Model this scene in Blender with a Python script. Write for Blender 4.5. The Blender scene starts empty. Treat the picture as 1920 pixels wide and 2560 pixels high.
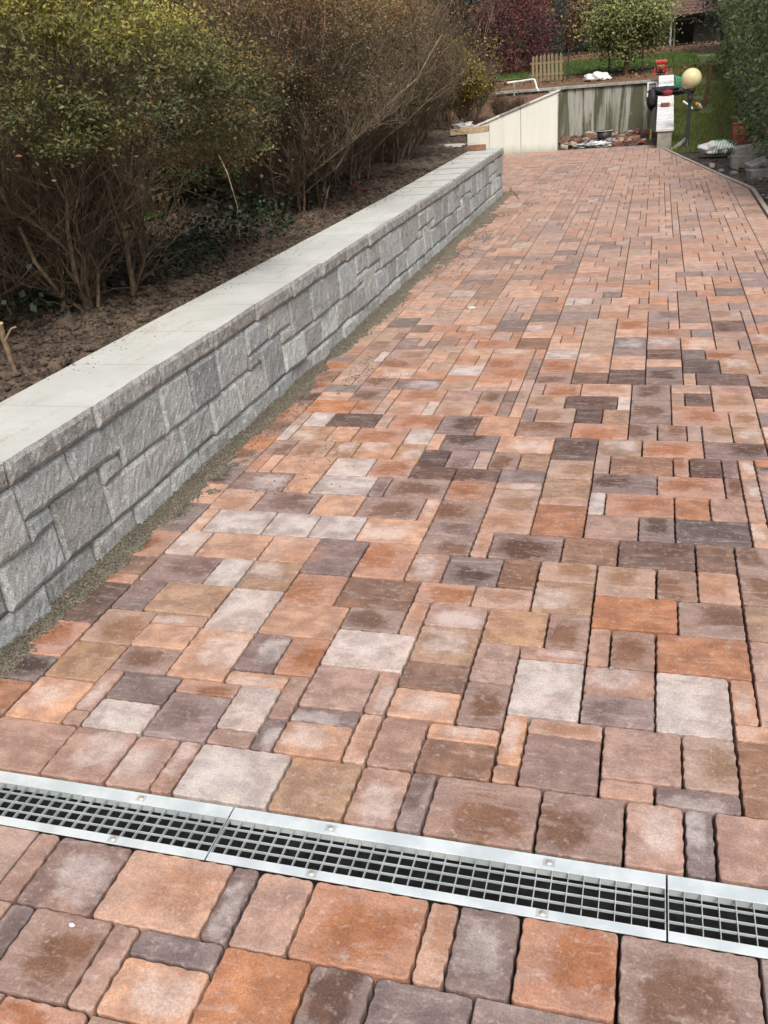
import bpy, bmesh, math, random
import numpy as np
from mathutils import Vector, Matrix, noise

R = math.radians
rng = np.random.default_rng(7)
rnd = random.Random(11)
scene = bpy.context.scene
COL = scene.collection

# ------------------------------------------------------------------ camera
EYE = 1.6
CR = np.array([0.96064234, 0.26676358, -0.07748219])
CU = np.array([-0.05151522, 0.44516597, 0.89396501])
CF = np.array([-0.27296974, 0.85478913, -0.44138767])
cam = bpy.data.cameras.new('camera')
cam.sensor_fit = 'VERTICAL'
cam.sensor_height = 24.0
cam.lens = 24.0 * 2213.0 / 2560.0
cam.clip_start = 0.05
cam.clip_end = 600
camo = bpy.data.objects.new('camera', cam)
COL.objects.link(camo)
mw = Matrix.Identity(4)
for i in range(3):
    mw[i][0], mw[i][1], mw[i][2] = CR[i], CU[i], -CF[i]
mw[2][3] = EYE
camo.matrix_world = mw
scene.camera = camo

# ------------------------------------------------------------------ sky, sun, exposure
world = bpy.data.worlds.new('World')
scene.world = world
world.use_nodes = True
wn = world.node_tree.nodes
bg = wn['Background']
sky = wn.new('ShaderNodeTexSky')
sky.sky_type = 'NISHITA'
sky.sun_disc = False
sky.sun_elevation = R(52)
sky.sun_rotation = R(154)
sky.air_density = 1.0
sky.dust_density = 7.0
sky.ozone_density = 0.6
world.node_tree.links.new(sky.outputs[0], bg.inputs[0])
bg.inputs[1].default_value = 0.105
sun = bpy.data.lights.new('sun', 'SUN')
sun.energy = 1.5
sun.angle = R(20)
sun.color = (1.0, 0.985, 0.96)
suno = bpy.data.objects.new('sun', sun)
COL.objects.link(suno)
# direction towards the sun: azimuth 150 deg clockwise from +Y, elevation 52 deg
az, el = R(154), R(52)
sd = Vector((math.sin(az) * math.cos(el), math.cos(az) * math.cos(el), math.sin(el)))
suno.rotation_euler = sd.to_track_quat('Z', 'Y').to_euler()
suno.location = (0, 0, 20)
vs = scene.view_settings
vs.view_transform = 'Standard'
vs.look = 'None'
vs.exposure = 0.60
vs.gamma = 1.0
vs.use_curve_mapping = False

# ------------------------------------------------------------------ material helpers
class NT:
    def __init__(self, name):
        self.m = bpy.data.materials.new(name)
        self.m.use_nodes = True
        self.t = self.m.node_tree
        self.b = self.t.nodes['Principled BSDF']
    def n(self, kind, **kw):
        nd = self.t.nodes.new('ShaderNode' + kind)
        for k, v in kw.items():
            setattr(nd, k, v)
        return nd
    def l(self, a, b):
        self.t.links.new(a, b)
    def val(self, sock, v):
        if hasattr(v, 'is_output') or isinstance(v, bpy.types.NodeSocket):
            self.l(v, sock)
        else:
            if hasattr(sock.default_value, '__len__') and not hasattr(v, '__len__'):
                v = (v, v, v)
            if hasattr(sock.default_value, '__len__') and len(sock.default_value) == 4 and len(v) == 3:
                v = (*v, 1.0)
            sock.default_value = v
    def noise(self, scale, vec=None, detail=4.0, rough=0.55, out=0, dist=0.0):
        nd = self.n('TexNoise')
        nd.inputs['Scale'].default_value = scale
        nd.inputs['Detail'].default_value = detail
        nd.inputs['Roughness'].default_value = rough
        nd.inputs['Distortion'].default_value = dist
        if vec is not None:
            self.l(vec, nd.inputs['Vector'])
        return nd.outputs[out]
    def ramp(self, fac, a, b):
        nd = self.n('MapRange', interpolation_type='SMOOTHSTEP')
        self.l(fac, nd.inputs[0])
        nd.inputs[1].default_value = a
        nd.inputs[2].default_value = b
        return nd.outputs[0]
    def mix(self, fac, a, b, mode='MIX'):
        nd = self.n('Mix', data_type='RGBA', blend_type=mode)
        self.val(nd.inputs[0], fac)
        self.val(nd.inputs[6], a)
        self.val(nd.inputs[7], b)
        return nd.outputs[2]
    def math(self, op, a, b=0.0, c=0.0):
        nd = self.n('Math', operation=op)
        self.val(nd.inputs[0], a)
        self.val(nd.inputs[1], b)
        if op in ('MULTIPLY_ADD',):
            self.val(nd.inputs[2], c)
        return nd.outputs[0]
    def vmath(self, op, a, b):
        nd = self.n('VectorMath', operation=op)
        self.val(nd.inputs[0], a)
        self.val(nd.inputs[1], b)
        return nd.outputs[0]
    def coord(self, kind='Object'):
        return self.n('TexCoord').outputs[kind]
    def base(self, c):
        self.val(self.b.inputs['Base Color'], c)
    def rough(self, r):
        self.val(self.b.inputs['Roughness'], r)
    def bump(self, h, strength=0.3, dist=0.01):
        nd = self.n('Bump')
        nd.inputs['Strength'].default_value = strength
        nd.inputs['Distance'].default_value = dist
        self.l(h, nd.inputs['Height'])
        self.l(nd.outputs[0], self.b.inputs['Normal'])

MAT = {}
def simple(name, a, b=None, scale=20.0, rough=0.8, bump=0.0, bscale=None, metal=0.0, world=False, lo=0.35, hi=0.65, spec=None):
    t = NT(name)
    if world:
        vec = t.n('NewGeometry').outputs['Position']
    else:
        vec = t.coord('Object')
    if b is not None:
        t.base(t.mix(t.ramp(t.noise(scale, vec), lo, hi), a, b))
    else:
        t.base(a)
    t.rough(rough)
    t.b.inputs['Metallic'].default_value = metal
    if spec is not None:
        t.b.inputs['Specular IOR Level'].default_value = spec
    if bump:
        t.bump(t.noise(bscale or scale * 3, vec, 6.0), bump, 0.01)
    MAT[name] = t.m
    return t.m

def paver_material(name, far):
    t = NT(name)
    geo = t.n('NewGeometry')
    if far:
        at = t.n('Attribute', attribute_name='col')
        col, alpha = at.outputs['Color'], at.outputs['Alpha']
        vec = geo.outputs['Position']
        spotvec = vec
    else:
        oi = t.n('ObjectInfo')
        col, alpha = oi.outputs['Color'], oi.outputs['Alpha']
        off = t.math('MULTIPLY', oi.outputs['Random'], 37.0)
        vec = t.vmath('ADD', t.coord('Object'), off)
        gen = t.coord('Generated')
        # distance from the centre of the stone, warped, gives stains with a shape of their own
        r2 = t.n('TexWhiteNoise', noise_dimensions='1D')
        t.l(oi.outputs['Random'], r2.inputs['W'])
        sh_ = t.vmath('MULTIPLY', t.vmath('SUBTRACT', r2.outputs['Color'], (0.5, 0.5, 0.5)), (0.42, 0.42, 0.0))
        p = t.vmath('SUBTRACT', t.vmath('ADD', gen, sh_), (0.5, 0.5, 1.0))
        wob = t.n('TexNoise')
        wob.inputs['Scale'].default_value = 7.0
        wob.inputs['Detail'].default_value = 5.0
        t.l(vec, wob.inputs['Vector'])
        wv = t.vmath('SUBTRACT', wob.outputs['Color'], (0.5, 0.5, 0.5))
        wv = t.vmath('MULTIPLY', wv, (0.62, 0.62, 0.0))
        p = t.vmath('ADD', p, wv)
        p = t.vmath('MULTIPLY', p, (2.0, 2.0, 0.0))
        ab = t.n('VectorMath', operation='ABSOLUTE')
        t.l(p, ab.inputs[0])
        sx = t.n('SeparateXYZ')
        t.l(ab.outputs[0], sx.inputs[0])
        dist = t.math('MAXIMUM', sx.outputs[0], sx.outputs[1])
        ln = t.n('VectorMath', operation='LENGTH')
        t.l(p, ln.inputs[0])
        dist = t.math('MULTIPLY_ADD', dist, 0.5, t.math('MULTIPLY', ln.outputs['Value'], 0.5))
        soft = t.math('SUBTRACT', 1.05, dist)
        rag = t.math('ADD', soft, t.math('MULTIPLY', t.math('SUBTRACT', t.noise(26.0, vec, 6.0, 0.7), 0.5), 1.15))
        centre = t.ramp(rag, 0.14, 0.62)
    mott = t.noise(14.0, vec, 5.0, 0.6)
    mott2 = t.noise(55.0, vec, 4.0, 0.6)
    fine = t.noise(420.0, vec, 3.0, 0.7)
    c = t.mix(t.ramp(mott, 0.36, 0.66), t.mix(1.0, col, (0.74, 0.71, 0.71), 'MULTIPLY'), t.mix(1.0, col, (1.14, 1.12, 1.09), 'MULTIPLY'))
    # rusty / ochre clouding of the through-coloured concrete
    c = t.mix(t.math('MULTIPLY', t.ramp(t.noise(6.0, vec, 3.0), 0.58, 0.78), 0.35), c, (0.40, 0.19, 0.10))
    if not far:
        dark = t.math('MULTIPLY', centre, t.ramp(alpha, 0.42, 0.25))
        pale = t.math('MULTIPLY', centre, t.ramp(alpha, 0.58, 0.75))
        c = t.mix(t.math('MULTIPLY', dark, 0.55), c, t.mix(1.0, col, (0.60, 0.50, 0.43), 'MULTIPLY'))
        rim = t.math('MULTIPLY', t.math('SUBTRACT', 1.0, centre), t.ramp(alpha, 0.5, 0.2))
        c = t.mix(t.math('MULTIPLY', rim, 0.30), c, (0.46, 0.37, 0.35))
        c = t.mix(t.math('MULTIPLY', t.math('MULTIPLY', pale, t.math('MULTIPLY_ADD', t.ramp(mott, 0.30, 0.66), 0.55, 0.35)), 0.55), c, (0.60, 0.55, 0.53))
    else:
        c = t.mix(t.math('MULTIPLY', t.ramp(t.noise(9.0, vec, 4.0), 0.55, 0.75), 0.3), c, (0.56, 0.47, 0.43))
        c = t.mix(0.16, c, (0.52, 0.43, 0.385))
    # colour bands left by the filling of the mould
    sv = t.vmath('MULTIPLY', vec, (9.0, 34.0, 9.0))
    band = t.noise(1.0, sv, 4.0, 0.6, 0, 0.8)
    c = t.mix(t.math('MULTIPLY', t.ramp(band, 0.52, 0.70), 0.30), c, (0.52, 0.43, 0.39))
    c = t.mix(t.math('MULTIPLY', t.ramp(band, 0.46, 0.30), 0.38), c, t.mix(1.0, col, (0.58, 0.50, 0.47), 'MULTIPLY'))
    # cement haze, pale grit and dark pores
    c = t.mix(t.math('MULTIPLY', t.ramp(mott2, 0.56, 0.72), 0.36), c, (0.56, 0.49, 0.45))
    grain = t.noise(190.0, vec, 3.0, 0.7)
    c = t.mix(1.0, c, t.mix(t.ramp(grain, 0.30, 0.70), (0.80, 0.79, 0.78), (1.16, 1.16, 1.16)), 'MULTIPLY')
    c = t.mix(t.math('MULTIPLY', t.ramp(fine, 0.60, 0.72), 0.5), c, (0.62, 0.56, 0.52))
    c = t.mix(t.math('MULTIPLY', t.ramp(fine, 0.38, 0.28), 0.5), c, t.mix(1.0, col, (0.45, 0.42, 0.42), 'MULTIPLY'))
    t.base(c)
    t.rough(t.math('MULTIPLY_ADD', mott, 0.2, 0.66))
    t.b.inputs['Specular IOR Level'].default_value = 0.35
    h = t.math('ADD', t.math('MULTIPLY', fine, 0.6), t.math('MULTIPLY', t.noise(130.0, vec, 4.0), 0.7))
    t.bump(h, 0.55, 0.004)
    MAT[name] = t.m

paver_material('paver', False)
paver_material('paver_far', True)

def block_material():
    t = NT('split_block')
    oi = t.n('ObjectInfo')
    vec = t.vmath('ADD', t.coord('Object'), t.math('MULTIPLY', oi.outputs['Random'], 31.0))
    n1 = t.noise(18.0, vec, 6.0, 0.65)
    n2 = t.noise(105.0, vec, 5.0, 0.75)
    c = t.mix(t.ramp(n1, 0.3, 0.7), t.mix(1.0, oi.outputs['Color'], (0.80, 0.79, 0.77), 'MULTIPLY'), t.mix(1.0, oi.outputs['Color'], (1.18, 1.18, 1.18), 'MULTIPLY'))
    c = t.mix(t.math('MULTIPLY', t.ramp(n2, 0.52, 0.68), 0.6), c, (0.50, 0.53, 0.53))
    c = t.mix(t.math('MULTIPLY', t.ramp(n2, 0.46, 0.34), 0.7), c, (0.085, 0.088, 0.088))
    sp_ = t.noise(260.0, vec, 2.0, 0.8)
    c = t.mix(1.0, c, t.mix(t.ramp(sp_, 0.36, 0.64), (0.62, 0.62, 0.62), (1.40, 1.42, 1.42)), 'MULTIPLY')
    t.base(c)
    t.rough(0.92)
    t.bump(t.math('ADD', t.math('MULTIPLY', n2, 0.7), t.math('MULTIPLY', t.noise(45.0, vec, 6.0, 0.75), 1.0)), 0.7, 0.007)
    MAT['split_block'] = t.m
    # the cap: the same stone, with a sawn pale top
    t = NT('cap_stone')
    oi = t.n('ObjectInfo')
    geo = t.n('NewGeometry')
    pos = geo.outputs['Position']
    vec = t.vmath('ADD', t.coord('Object'), t.math('MULTIPLY', oi.outputs['Random'], 31.0))
    n2 = t.noise(105.0, vec, 5.0, 0.75)
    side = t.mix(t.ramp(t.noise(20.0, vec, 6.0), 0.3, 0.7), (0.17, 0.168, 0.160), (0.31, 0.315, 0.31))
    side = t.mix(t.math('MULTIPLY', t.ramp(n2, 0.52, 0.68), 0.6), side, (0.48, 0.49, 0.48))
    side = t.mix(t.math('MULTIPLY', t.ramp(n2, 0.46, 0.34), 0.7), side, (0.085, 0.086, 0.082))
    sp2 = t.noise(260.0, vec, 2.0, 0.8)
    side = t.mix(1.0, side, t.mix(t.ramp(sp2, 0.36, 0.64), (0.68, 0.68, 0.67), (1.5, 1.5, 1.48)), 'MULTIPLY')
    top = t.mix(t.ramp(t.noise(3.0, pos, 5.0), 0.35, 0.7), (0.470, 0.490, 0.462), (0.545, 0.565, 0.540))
    top = t.mix(t.math('MULTIPLY', t.ramp(t.noise(160.0, pos, 3.0, 0.7), 0.56, 0.72), 0.5), top, (0.40, 0.41, 0.385))
    # muddy scrapes left along the top by the builders
    mp = t.vmath('MULTIPLY', pos, (9.0, 1.3, 1.0))
    mud = t.math('MULTIPLY', t.ramp(t.noise(1.3, mp, 5.0, 0.65), 0.53, 0.70), t.ramp(t.noise(60.0, pos, 3.0), 0.40, 0.6))
    top = t.mix(t.math('MULTIPLY', t.ramp(t.noise(11.0, pos, 6.0, 0.7), 0.50, 0.72), 0.28), top, (0.36, 0.37, 0.33))
    top = t.mix(t.math('MULTIPLY', t.ramp(t.noise(340.0, pos, 2.0, 0.8), 0.62, 0.70), 0.55), top, (0.26, 0.26, 0.24))
    top = t.mix(t.math('MULTIPLY', mud, 0.75), top, (0.34, 0.29, 0.19))
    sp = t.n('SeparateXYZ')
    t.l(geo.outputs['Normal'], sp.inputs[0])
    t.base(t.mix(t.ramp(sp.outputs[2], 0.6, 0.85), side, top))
    t.rough(0.9)
    t.bump(t.math('ADD', n2, t.math('MULTIPLY', t.noise(60.0, vec, 5.0), 1.2)), 0.45, 0.006)
    MAT['cap_stone'] = t.m
block_material()

def leaf_material(name, rough=0.5, trans=0.25, spec=0.4):
    t = NT(name)
    at = t.n('Attribute', attribute_name='col')
    t.base(at.outputs['Color'])
    t.rough(rough)
    t.b.inputs['Specular IOR Level'].default_value = spec
    tr = t.n('BsdfTranslucent')
    t.l(at.outputs['Color'], tr.inputs[0])
    mx = t.n('MixShader')
    mx.inputs[0].default_value = trans
    t.l(t.b.outputs[0], mx.inputs[1])
    t.l(tr.outputs[0], mx.inputs[2])
    t.l(mx.outputs[0], t.t.nodes['Material Output'].inputs[0])
    MAT[name] = t.m
leaf_material('leaf')
leaf_material('leaf_gloss', 0.34, 0.20, 0.40)
leaf_material('blade', 0.6, 0.3, 0.2)
simple('bark', (0.10, 0.068, 0.042), (0.21, 0.15, 0.095), 30, 0.9, 0.5, 90)
simple('twig', (0.068, 0.050, 0.033), (0.150, 0.112, 0.073), 9, 0.9)
simple('twig_pale', (0.16, 0.115, 0.07), (0.30, 0.22, 0.14), 12, 0.85)
simple('soil', (0.035, 0.025, 0.018), (0.120, 0.088, 0.062), 12, 0.97, 1.0, 55, world=True)
simple('joint_sand', (0.020, 0.017, 0.014), (0.045, 0.038, 0.031), 60, 1.0, 0.5, 200, world=True)
simple('gravel', (0.070, 0.062, 0.042), (0.260, 0.240, 0.185), 150, 0.95, 0.7, 400, world=True)
simple('kerb', (0.30, 0.25, 0.20), (0.42, 0.36, 0.30), 25, 0.9, 0.4, 120, world=True)
simple('galvanised', (0.56, 0.63, 0.64), (0.72, 0.78, 0.78), 9, 0.42, 0.06, 60, metal=0.25, world=True)
simple('galvanised_bar', (0.40, 0.46, 0.47), (0.52, 0.58, 0.59), 9, 0.45, 0.0, metal=0.25, world=True)
simple('brick_dark', (0.095, 0.045, 0.034), (0.17, 0.085, 0.062), 16, 0.9, 0.4)
simple('galvanised_dark', (0.26, 0.29, 0.30), (0.42, 0.45, 0.46), 9, 0.45, 0.0, metal=0.6, world=True)
simple('screw', (0.50, 0.45, 0.33), (0.68, 0.68, 0.62), 80, 0.45, 0.0, metal=0.5)
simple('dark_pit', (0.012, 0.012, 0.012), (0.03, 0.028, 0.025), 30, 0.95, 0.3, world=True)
simple('white_cap', (0.56, 0.57, 0.56), (0.70, 0.71, 0.70), 8, 0.8, 0.1, 80)
simple('concrete', (0.22, 0.22, 0.20), (0.34, 0.335, 0.31), 10, 0.9, 0.35, 90)
simple('concrete_beige', (0.25, 0.235, 0.20), (0.36, 0.345, 0.30), 8, 0.9, 0.35, 70)
simple('black_metal', (0.025, 0.026, 0.028), (0.05, 0.05, 0.052), 12, 0.5, 0.1)
simple('rust', (0.075, 0.035, 0.022), (0.13, 0.065, 0.04), 30, 0.85, 0.3)
simple('globe', (0.66, 0.58, 0.30), (0.74, 0.67, 0.40), 5, 0.32, 0.0, spec=0.5)
simple('black_cloth', (0.010, 0.010, 0.012), (0.022, 0.022, 0.025), 20, 0.7, 0.4)
simple('red_cloth', (0.20, 0.012, 0.02), (0.30, 0.02, 0.03), 20, 0.7)
simple('red_paint', (0.38, 0.030, 0.022), (0.50, 0.06, 0.04), 9, 0.45)
simple('white_plastic', (0.72, 0.73, 0.72), (0.80, 0.80, 0.78), 12, 0.4)
simple('orange_plastic', (0.60, 0.22, 0.03), (0.68, 0.28, 0.05), 12, 0.45)
simple('green_net', (0.06, 0.36, 0.20), (0.12, 0.50, 0.30), 12, 0.5)
simple('terracotta', (0.17, 0.052, 0.033), (0.26, 0.090, 0.055), 16, 0.85, 0.3)
simple('timber', (0.36, 0.27, 0.16), (0.47, 0.37, 0.24), 14, 0.8, 0.3)
simple('timber_old', (0.17, 0.08, 0.045), (0.27, 0.14, 0.08), 14, 0.85, 0.3)
simple('picket', (0.17, 0.13, 0.075), (0.27, 0.215, 0.13), 14, 0.85)
simple('yellow_paint', (0.66, 0.48, 0.05), (0.75, 0.58, 0.1), 14, 0.6)
simple('roof_tile', (0.075, 0.042, 0.032), (0.13, 0.075, 0.056), 9, 0.9, 0.3)
simple('shed_wood', (0.030, 0.024, 0.019), (0.06, 0.048, 0.038), 9, 0.9, 0.3)
simple('grey_post', (0.22, 0.22, 0.20), (0.32, 0.32, 0.29), 9, 0.8)
simple('tarp', (0.60, 0.61, 0.60), (0.78, 0.78, 0.75), 6, 0.6, 0.3, 20)
simple('plastic_sheet', (0.34, 0.37, 0.38), (0.58, 0.62, 0.63), 9, 0.28, 0.2, 30)
simple('grey_stone', (0.13, 0.135, 0.13), (0.27, 0.27, 0.255), 14, 0.9, 0.5, 60)
simple('pale_block', (0.40, 0.38, 0.33), (0.52, 0.50, 0.45), 14, 0.9, 0.3)
simple('dead_leaf', (0.22, 0.10, 0.035), (0.36, 0.19, 0.08), 30, 0.8)
simple('litter', (0.075, 0.045, 0.025), (0.20, 0.115, 0.06), 20, 0.95, 0.8, 40, world=True)
simple('red_stick', (0.30, 0.05, 0.05), (0.36, 0.08, 0.07), 30, 0.7)
simple('terrain', (0.05, 0.07, 0.022), (0.11, 0.13, 0.04), 2.5, 0.97, 0.6, 40, world=True)
simple('bright_turf', (0.045, 0.085, 0.016), (0.085, 0.14, 0.028), 3.0, 0.97, 0.6, 60, world=True)

def stained_wall():
    t = NT('stained_concrete')
    pos = t.n('NewGeometry').outputs['Position']
    st = t.vmath('MULTIPLY', pos, (5.5, 5.5, 0.55))
    s1 = t.noise(1.0, st, 5.0, 0.6, 0, 0.6)
    s2 = t.noise(3.2, st, 4.0, 0.6)
    c = t.mix(t.ramp(s1, 0.42, 0.58), (0.082, 0.084, 0.050), (0.34, 0.345, 0.305))
    c = t.mix(t.math('MULTIPLY', t.ramp(s2, 0.45, 0.7), 0.5), c, (0.10, 0.10, 0.06))
    c = t.mix(t.math('MULTIPLY', t.ramp(t.noise(6.0, pos, 5.0), 0.6, 0.8), 0.5), c, (0.30, 0.30, 0.27))
    t.base(c)
    t.rough(0.93)
    t.bump(t.noise(50.0, pos, 5.0), 0.3, 0.01)
    MAT['stained_concrete'] = t.m
    t = NT('white_render')
    pos = t.n('NewGeometry').outputs['Position']
    st = t.vmath('MULTIPLY', pos, (7.0, 7.0, 0.5))
    c = t.mix(t.ramp(t.noise(1.0, st, 4.0), 0.4, 0.75), (0.68, 0.72, 0.67), (0.62, 0.66, 0.59))
    sp = t.n('SeparateXYZ')
    t.l(pos, sp.inputs[0])
    low = t.math('ADD', sp.outputs[2], t.math('MULTIPLY', t.noise(5.0, st, 4.0), 0.25))
    c = t.mix(t.math('MULTIPLY', t.ramp(low, 0.30, 0.08), 0.5), c, (0.30, 0.31, 0.20))
    t.base(c)
    t.rough(0.85)
    t.bump(t.noise(60.0, pos, 4.0), 0.12, 0.01)
    MAT['white_render'] = t.m
stained_wall()

# ------------------------------------------------------------------ mesh helpers
def np_mesh(name, verts, faces, cols=None, smooth=False):
    """verts (n,3); faces: list of index arrays, each (m,k); cols (n,4) point colours"""
    me = bpy.data.meshes.new(name)
    verts = np.asarray(verts, np.float32)
    me.vertices.add(len(verts))
    me.vertices.foreach_set('co', verts.ravel())
    if not isinstance(faces, (list, tuple)):
        faces = [faces]
    faces = [np.asarray(q, np.int32) for q in faces if len(q)]
    loops = np.concatenate([q.ravel() for q in faces])
    sizes = np.concatenate([np.full(len(q), q.shape[1], np.int32) for q in faces])
    starts = np.concatenate([[0], np.cumsum(sizes)[:-1]]).astype(np.int32)
    me.loops.add(len(loops))
    me.loops.foreach_set('vertex_index', loops)
    me.polygons.add(len(sizes))
    me.polygons.foreach_set('loop_start', starts)
    me.polygons.foreach_set('loop_total', sizes)
    if smooth:
        me.polygons.foreach_set('use_smooth', np.ones(len(sizes), bool))
    me.update(calc_edges=True)
    me.validate()
    if cols is not None:
        a = me.color_attributes.new('col', 'FLOAT_COLOR', 'POINT')
        a.data.foreach_set('color', np.asarray(cols, np.float32).ravel())
    return me

def link(name, me, mat=None, parent=None, loc=(0, 0, 0), rot=(0, 0, 0), color=None):
    o = bpy.data.objects.new(name, me)
    COL.objects.link(o)
    if mat is not None and me is not None and not me.materials:
        me.materials.append(MAT[mat])
    o.location = loc
    o.rotation_euler = rot
    if parent is not None:
        o.parent = parent
    if color is not None:
        o.color = color
    return o

def tag(o, label, cat, group=None):
    o['label'] = label
    o['category'] = cat
    if group:
        o['group'] = group
    return o

def struct(o):
    o['kind'] = 'structure'
    return o

def stuff(o):
    o['kind'] = 'stuff'
    return o

def empty(name, loc, label=None, cat=None, group=None, rotz=0.0):
    o = bpy.data.objects.new(name, None)
    o.empty_display_size = 0.1
    COL.objects.link(o)
    o.location = loc
    o.rotation_euler = (0, 0, rotz)
    if label:
        tag(o, label, cat, group)
    return o

def box_bm(bm, x0, x1, y0, y1, z0, z1, M=None):
    vs_ = [bm.verts.new((x, y, z)) for z in (z0, z1) for y in (y0, y1) for x in (x0, x1)]
    for f in ((0, 2, 3, 1), (4, 5, 7, 6), (0, 1, 5, 4), (2, 6, 7, 3), (0, 4, 6, 2), (1, 3, 7, 5)):
        bm.faces.new([vs_[i] for i in f])
    if M is not None:
        bmesh.ops.transform(bm, matrix=M, verts=vs_)
    return vs_

def bm_mesh(bm, name, bevel=0.0, smooth=False):
    if bevel:
        bmesh.ops.bevel(bm, geom=bm.edges[:], offset=bevel, segments=2, affect='EDGES', profile=0.5)
    bmesh.ops.recalc_face_normals(bm, faces=bm.faces[:])
    me = bpy.data.meshes.new(name)
    bm.to_mesh(me)
    bm.free()
    if smooth:
        me.polygons.foreach_set('use_smooth', np.ones(len(me.polygons), bool))
    return me

def box(name, x0, x1, y0, y1, z0, z1, mat, parent=None, bevel=0.004, M=None, loc=(0, 0, 0), rot=(0, 0, 0)):
    bm = bmesh.new()
    box_bm(bm, x0, x1, y0, y1, z0, z1, M)
    return link(name, bm_mesh(bm, name, bevel), mat, parent, loc, rot)

def tubes(paths, radii, sides=5):
    """paths: list of (k,3) arrays; radii: list of (k,) -> verts, quads"""
    V, Q = [], []
    base = 0
    ang = np.linspace(0, 2 * np.pi, sides, endpoint=False)
    ca, sa = np.cos(ang), np.sin(ang)
    for P, r in zip(paths, radii):
        P = np.asarray(P, float)
        k = len(P)
        T = np.gradient(P, axis=0)
        T /= np.linalg.norm(T, axis=1)[:, None] + 1e-9
        ref = np.where(np.abs(T[:, 2:3]) > 0.9, np.array([[1.0, 0, 0]]), np.array([[0, 0, 1.0]]))
        A = np.cross(T, ref)
        A /= np.linalg.norm(A, axis=1)[:, None] + 1e-9
        B = np.cross(T, A)
        r = np.asarray(r, float)[:, None, None]
        ring = P[:, None, :] + r * (A[:, None, :] * ca[None, :, None] + B[:, None, :] * sa[None, :, None])
        V.append(ring.reshape(-1, 3))
        i = np.arange(k - 1)[:, None] * sides
        j = np.arange(sides)[None, :]
        a = base + i + j
        b = base + i + (j + 1) % sides
        Q.append(np.stack([a, b, b + sides, a + sides], -1).reshape(-1, 4))
        base += k * sides
    return np.concatenate(V), np.concatenate(Q)

def lathe(name, prof, mat, parent=None, loc=(0, 0, 0), seg=24, smooth=True, rot=(0, 0, 0)):
    prof = np.asarray(prof, float)
    a = np.linspace(0, 2 * np.pi, seg, endpoint=False)
    V = np.stack([prof[:, None, 0] * np.cos(a), prof[:, None, 0] * np.sin(a), np.repeat(prof[:, 1:2], seg, 1)], -1).reshape(-1, 3)
    i = np.arange(len(prof) - 1)[:, None] * seg
    j = np.arange(seg)[None, :]
    q = np.stack([i + j, i + (j + 1) % seg, i + seg + (j + 1) % seg, i + seg + j], -1).reshape(-1, 4)
    me = np_mesh(name, V, q, smooth=smooth)
    return link(name, me, mat, parent, loc, rot)

def fbm(x, y, z=0.0, s=1.0, oct=4):
    return noise.fractal((x * s, y * s, z * s), 0.9, 2.0, oct)

def grid(name, us, vs_, zf, mat, parent=None, keep=None):
    us = np.asarray(us); vs_ = np.asarray(vs_)
    V = np.array([(u, v, zf(u, v)) for v in vs_ for u in us])
    nu = len(us)
    F = []
    for j in range(len(vs_) - 1):
        for i in range(nu - 1):
            if keep is None or keep((us[i] + us[i + 1]) / 2, (vs_[j] + vs_[j + 1]) / 2):
                a = j * nu + i
                F.append((a, a + 1, a + nu + 1, a + nu))
    return link(name, np_mesh(name, V, np.array(F), smooth=True), mat, parent)

# ================================================================== THE SETTING
# ground sheet to the horizon, with the drive, beds and lawns laid over it
bm = bmesh.new()
bmesh.ops.create_grid(bm, x_segments=2, y_segments=2, size=280)
g_ = struct(link('ground', bm_mesh(bm, 'ground'), 'terrain', None, (0, 0, -0.45)))

def z_garden(v):
    return 1.0 + 0.06 * (v - 22.6)
def z_lawn(u, v):
    a = 0.139 * max(0.0, v - 17.6)
    return min(a, z_garden(v)) - 0.03 + 0.03 * fbm(u, v, 3.1, 0.7, 2)

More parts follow.
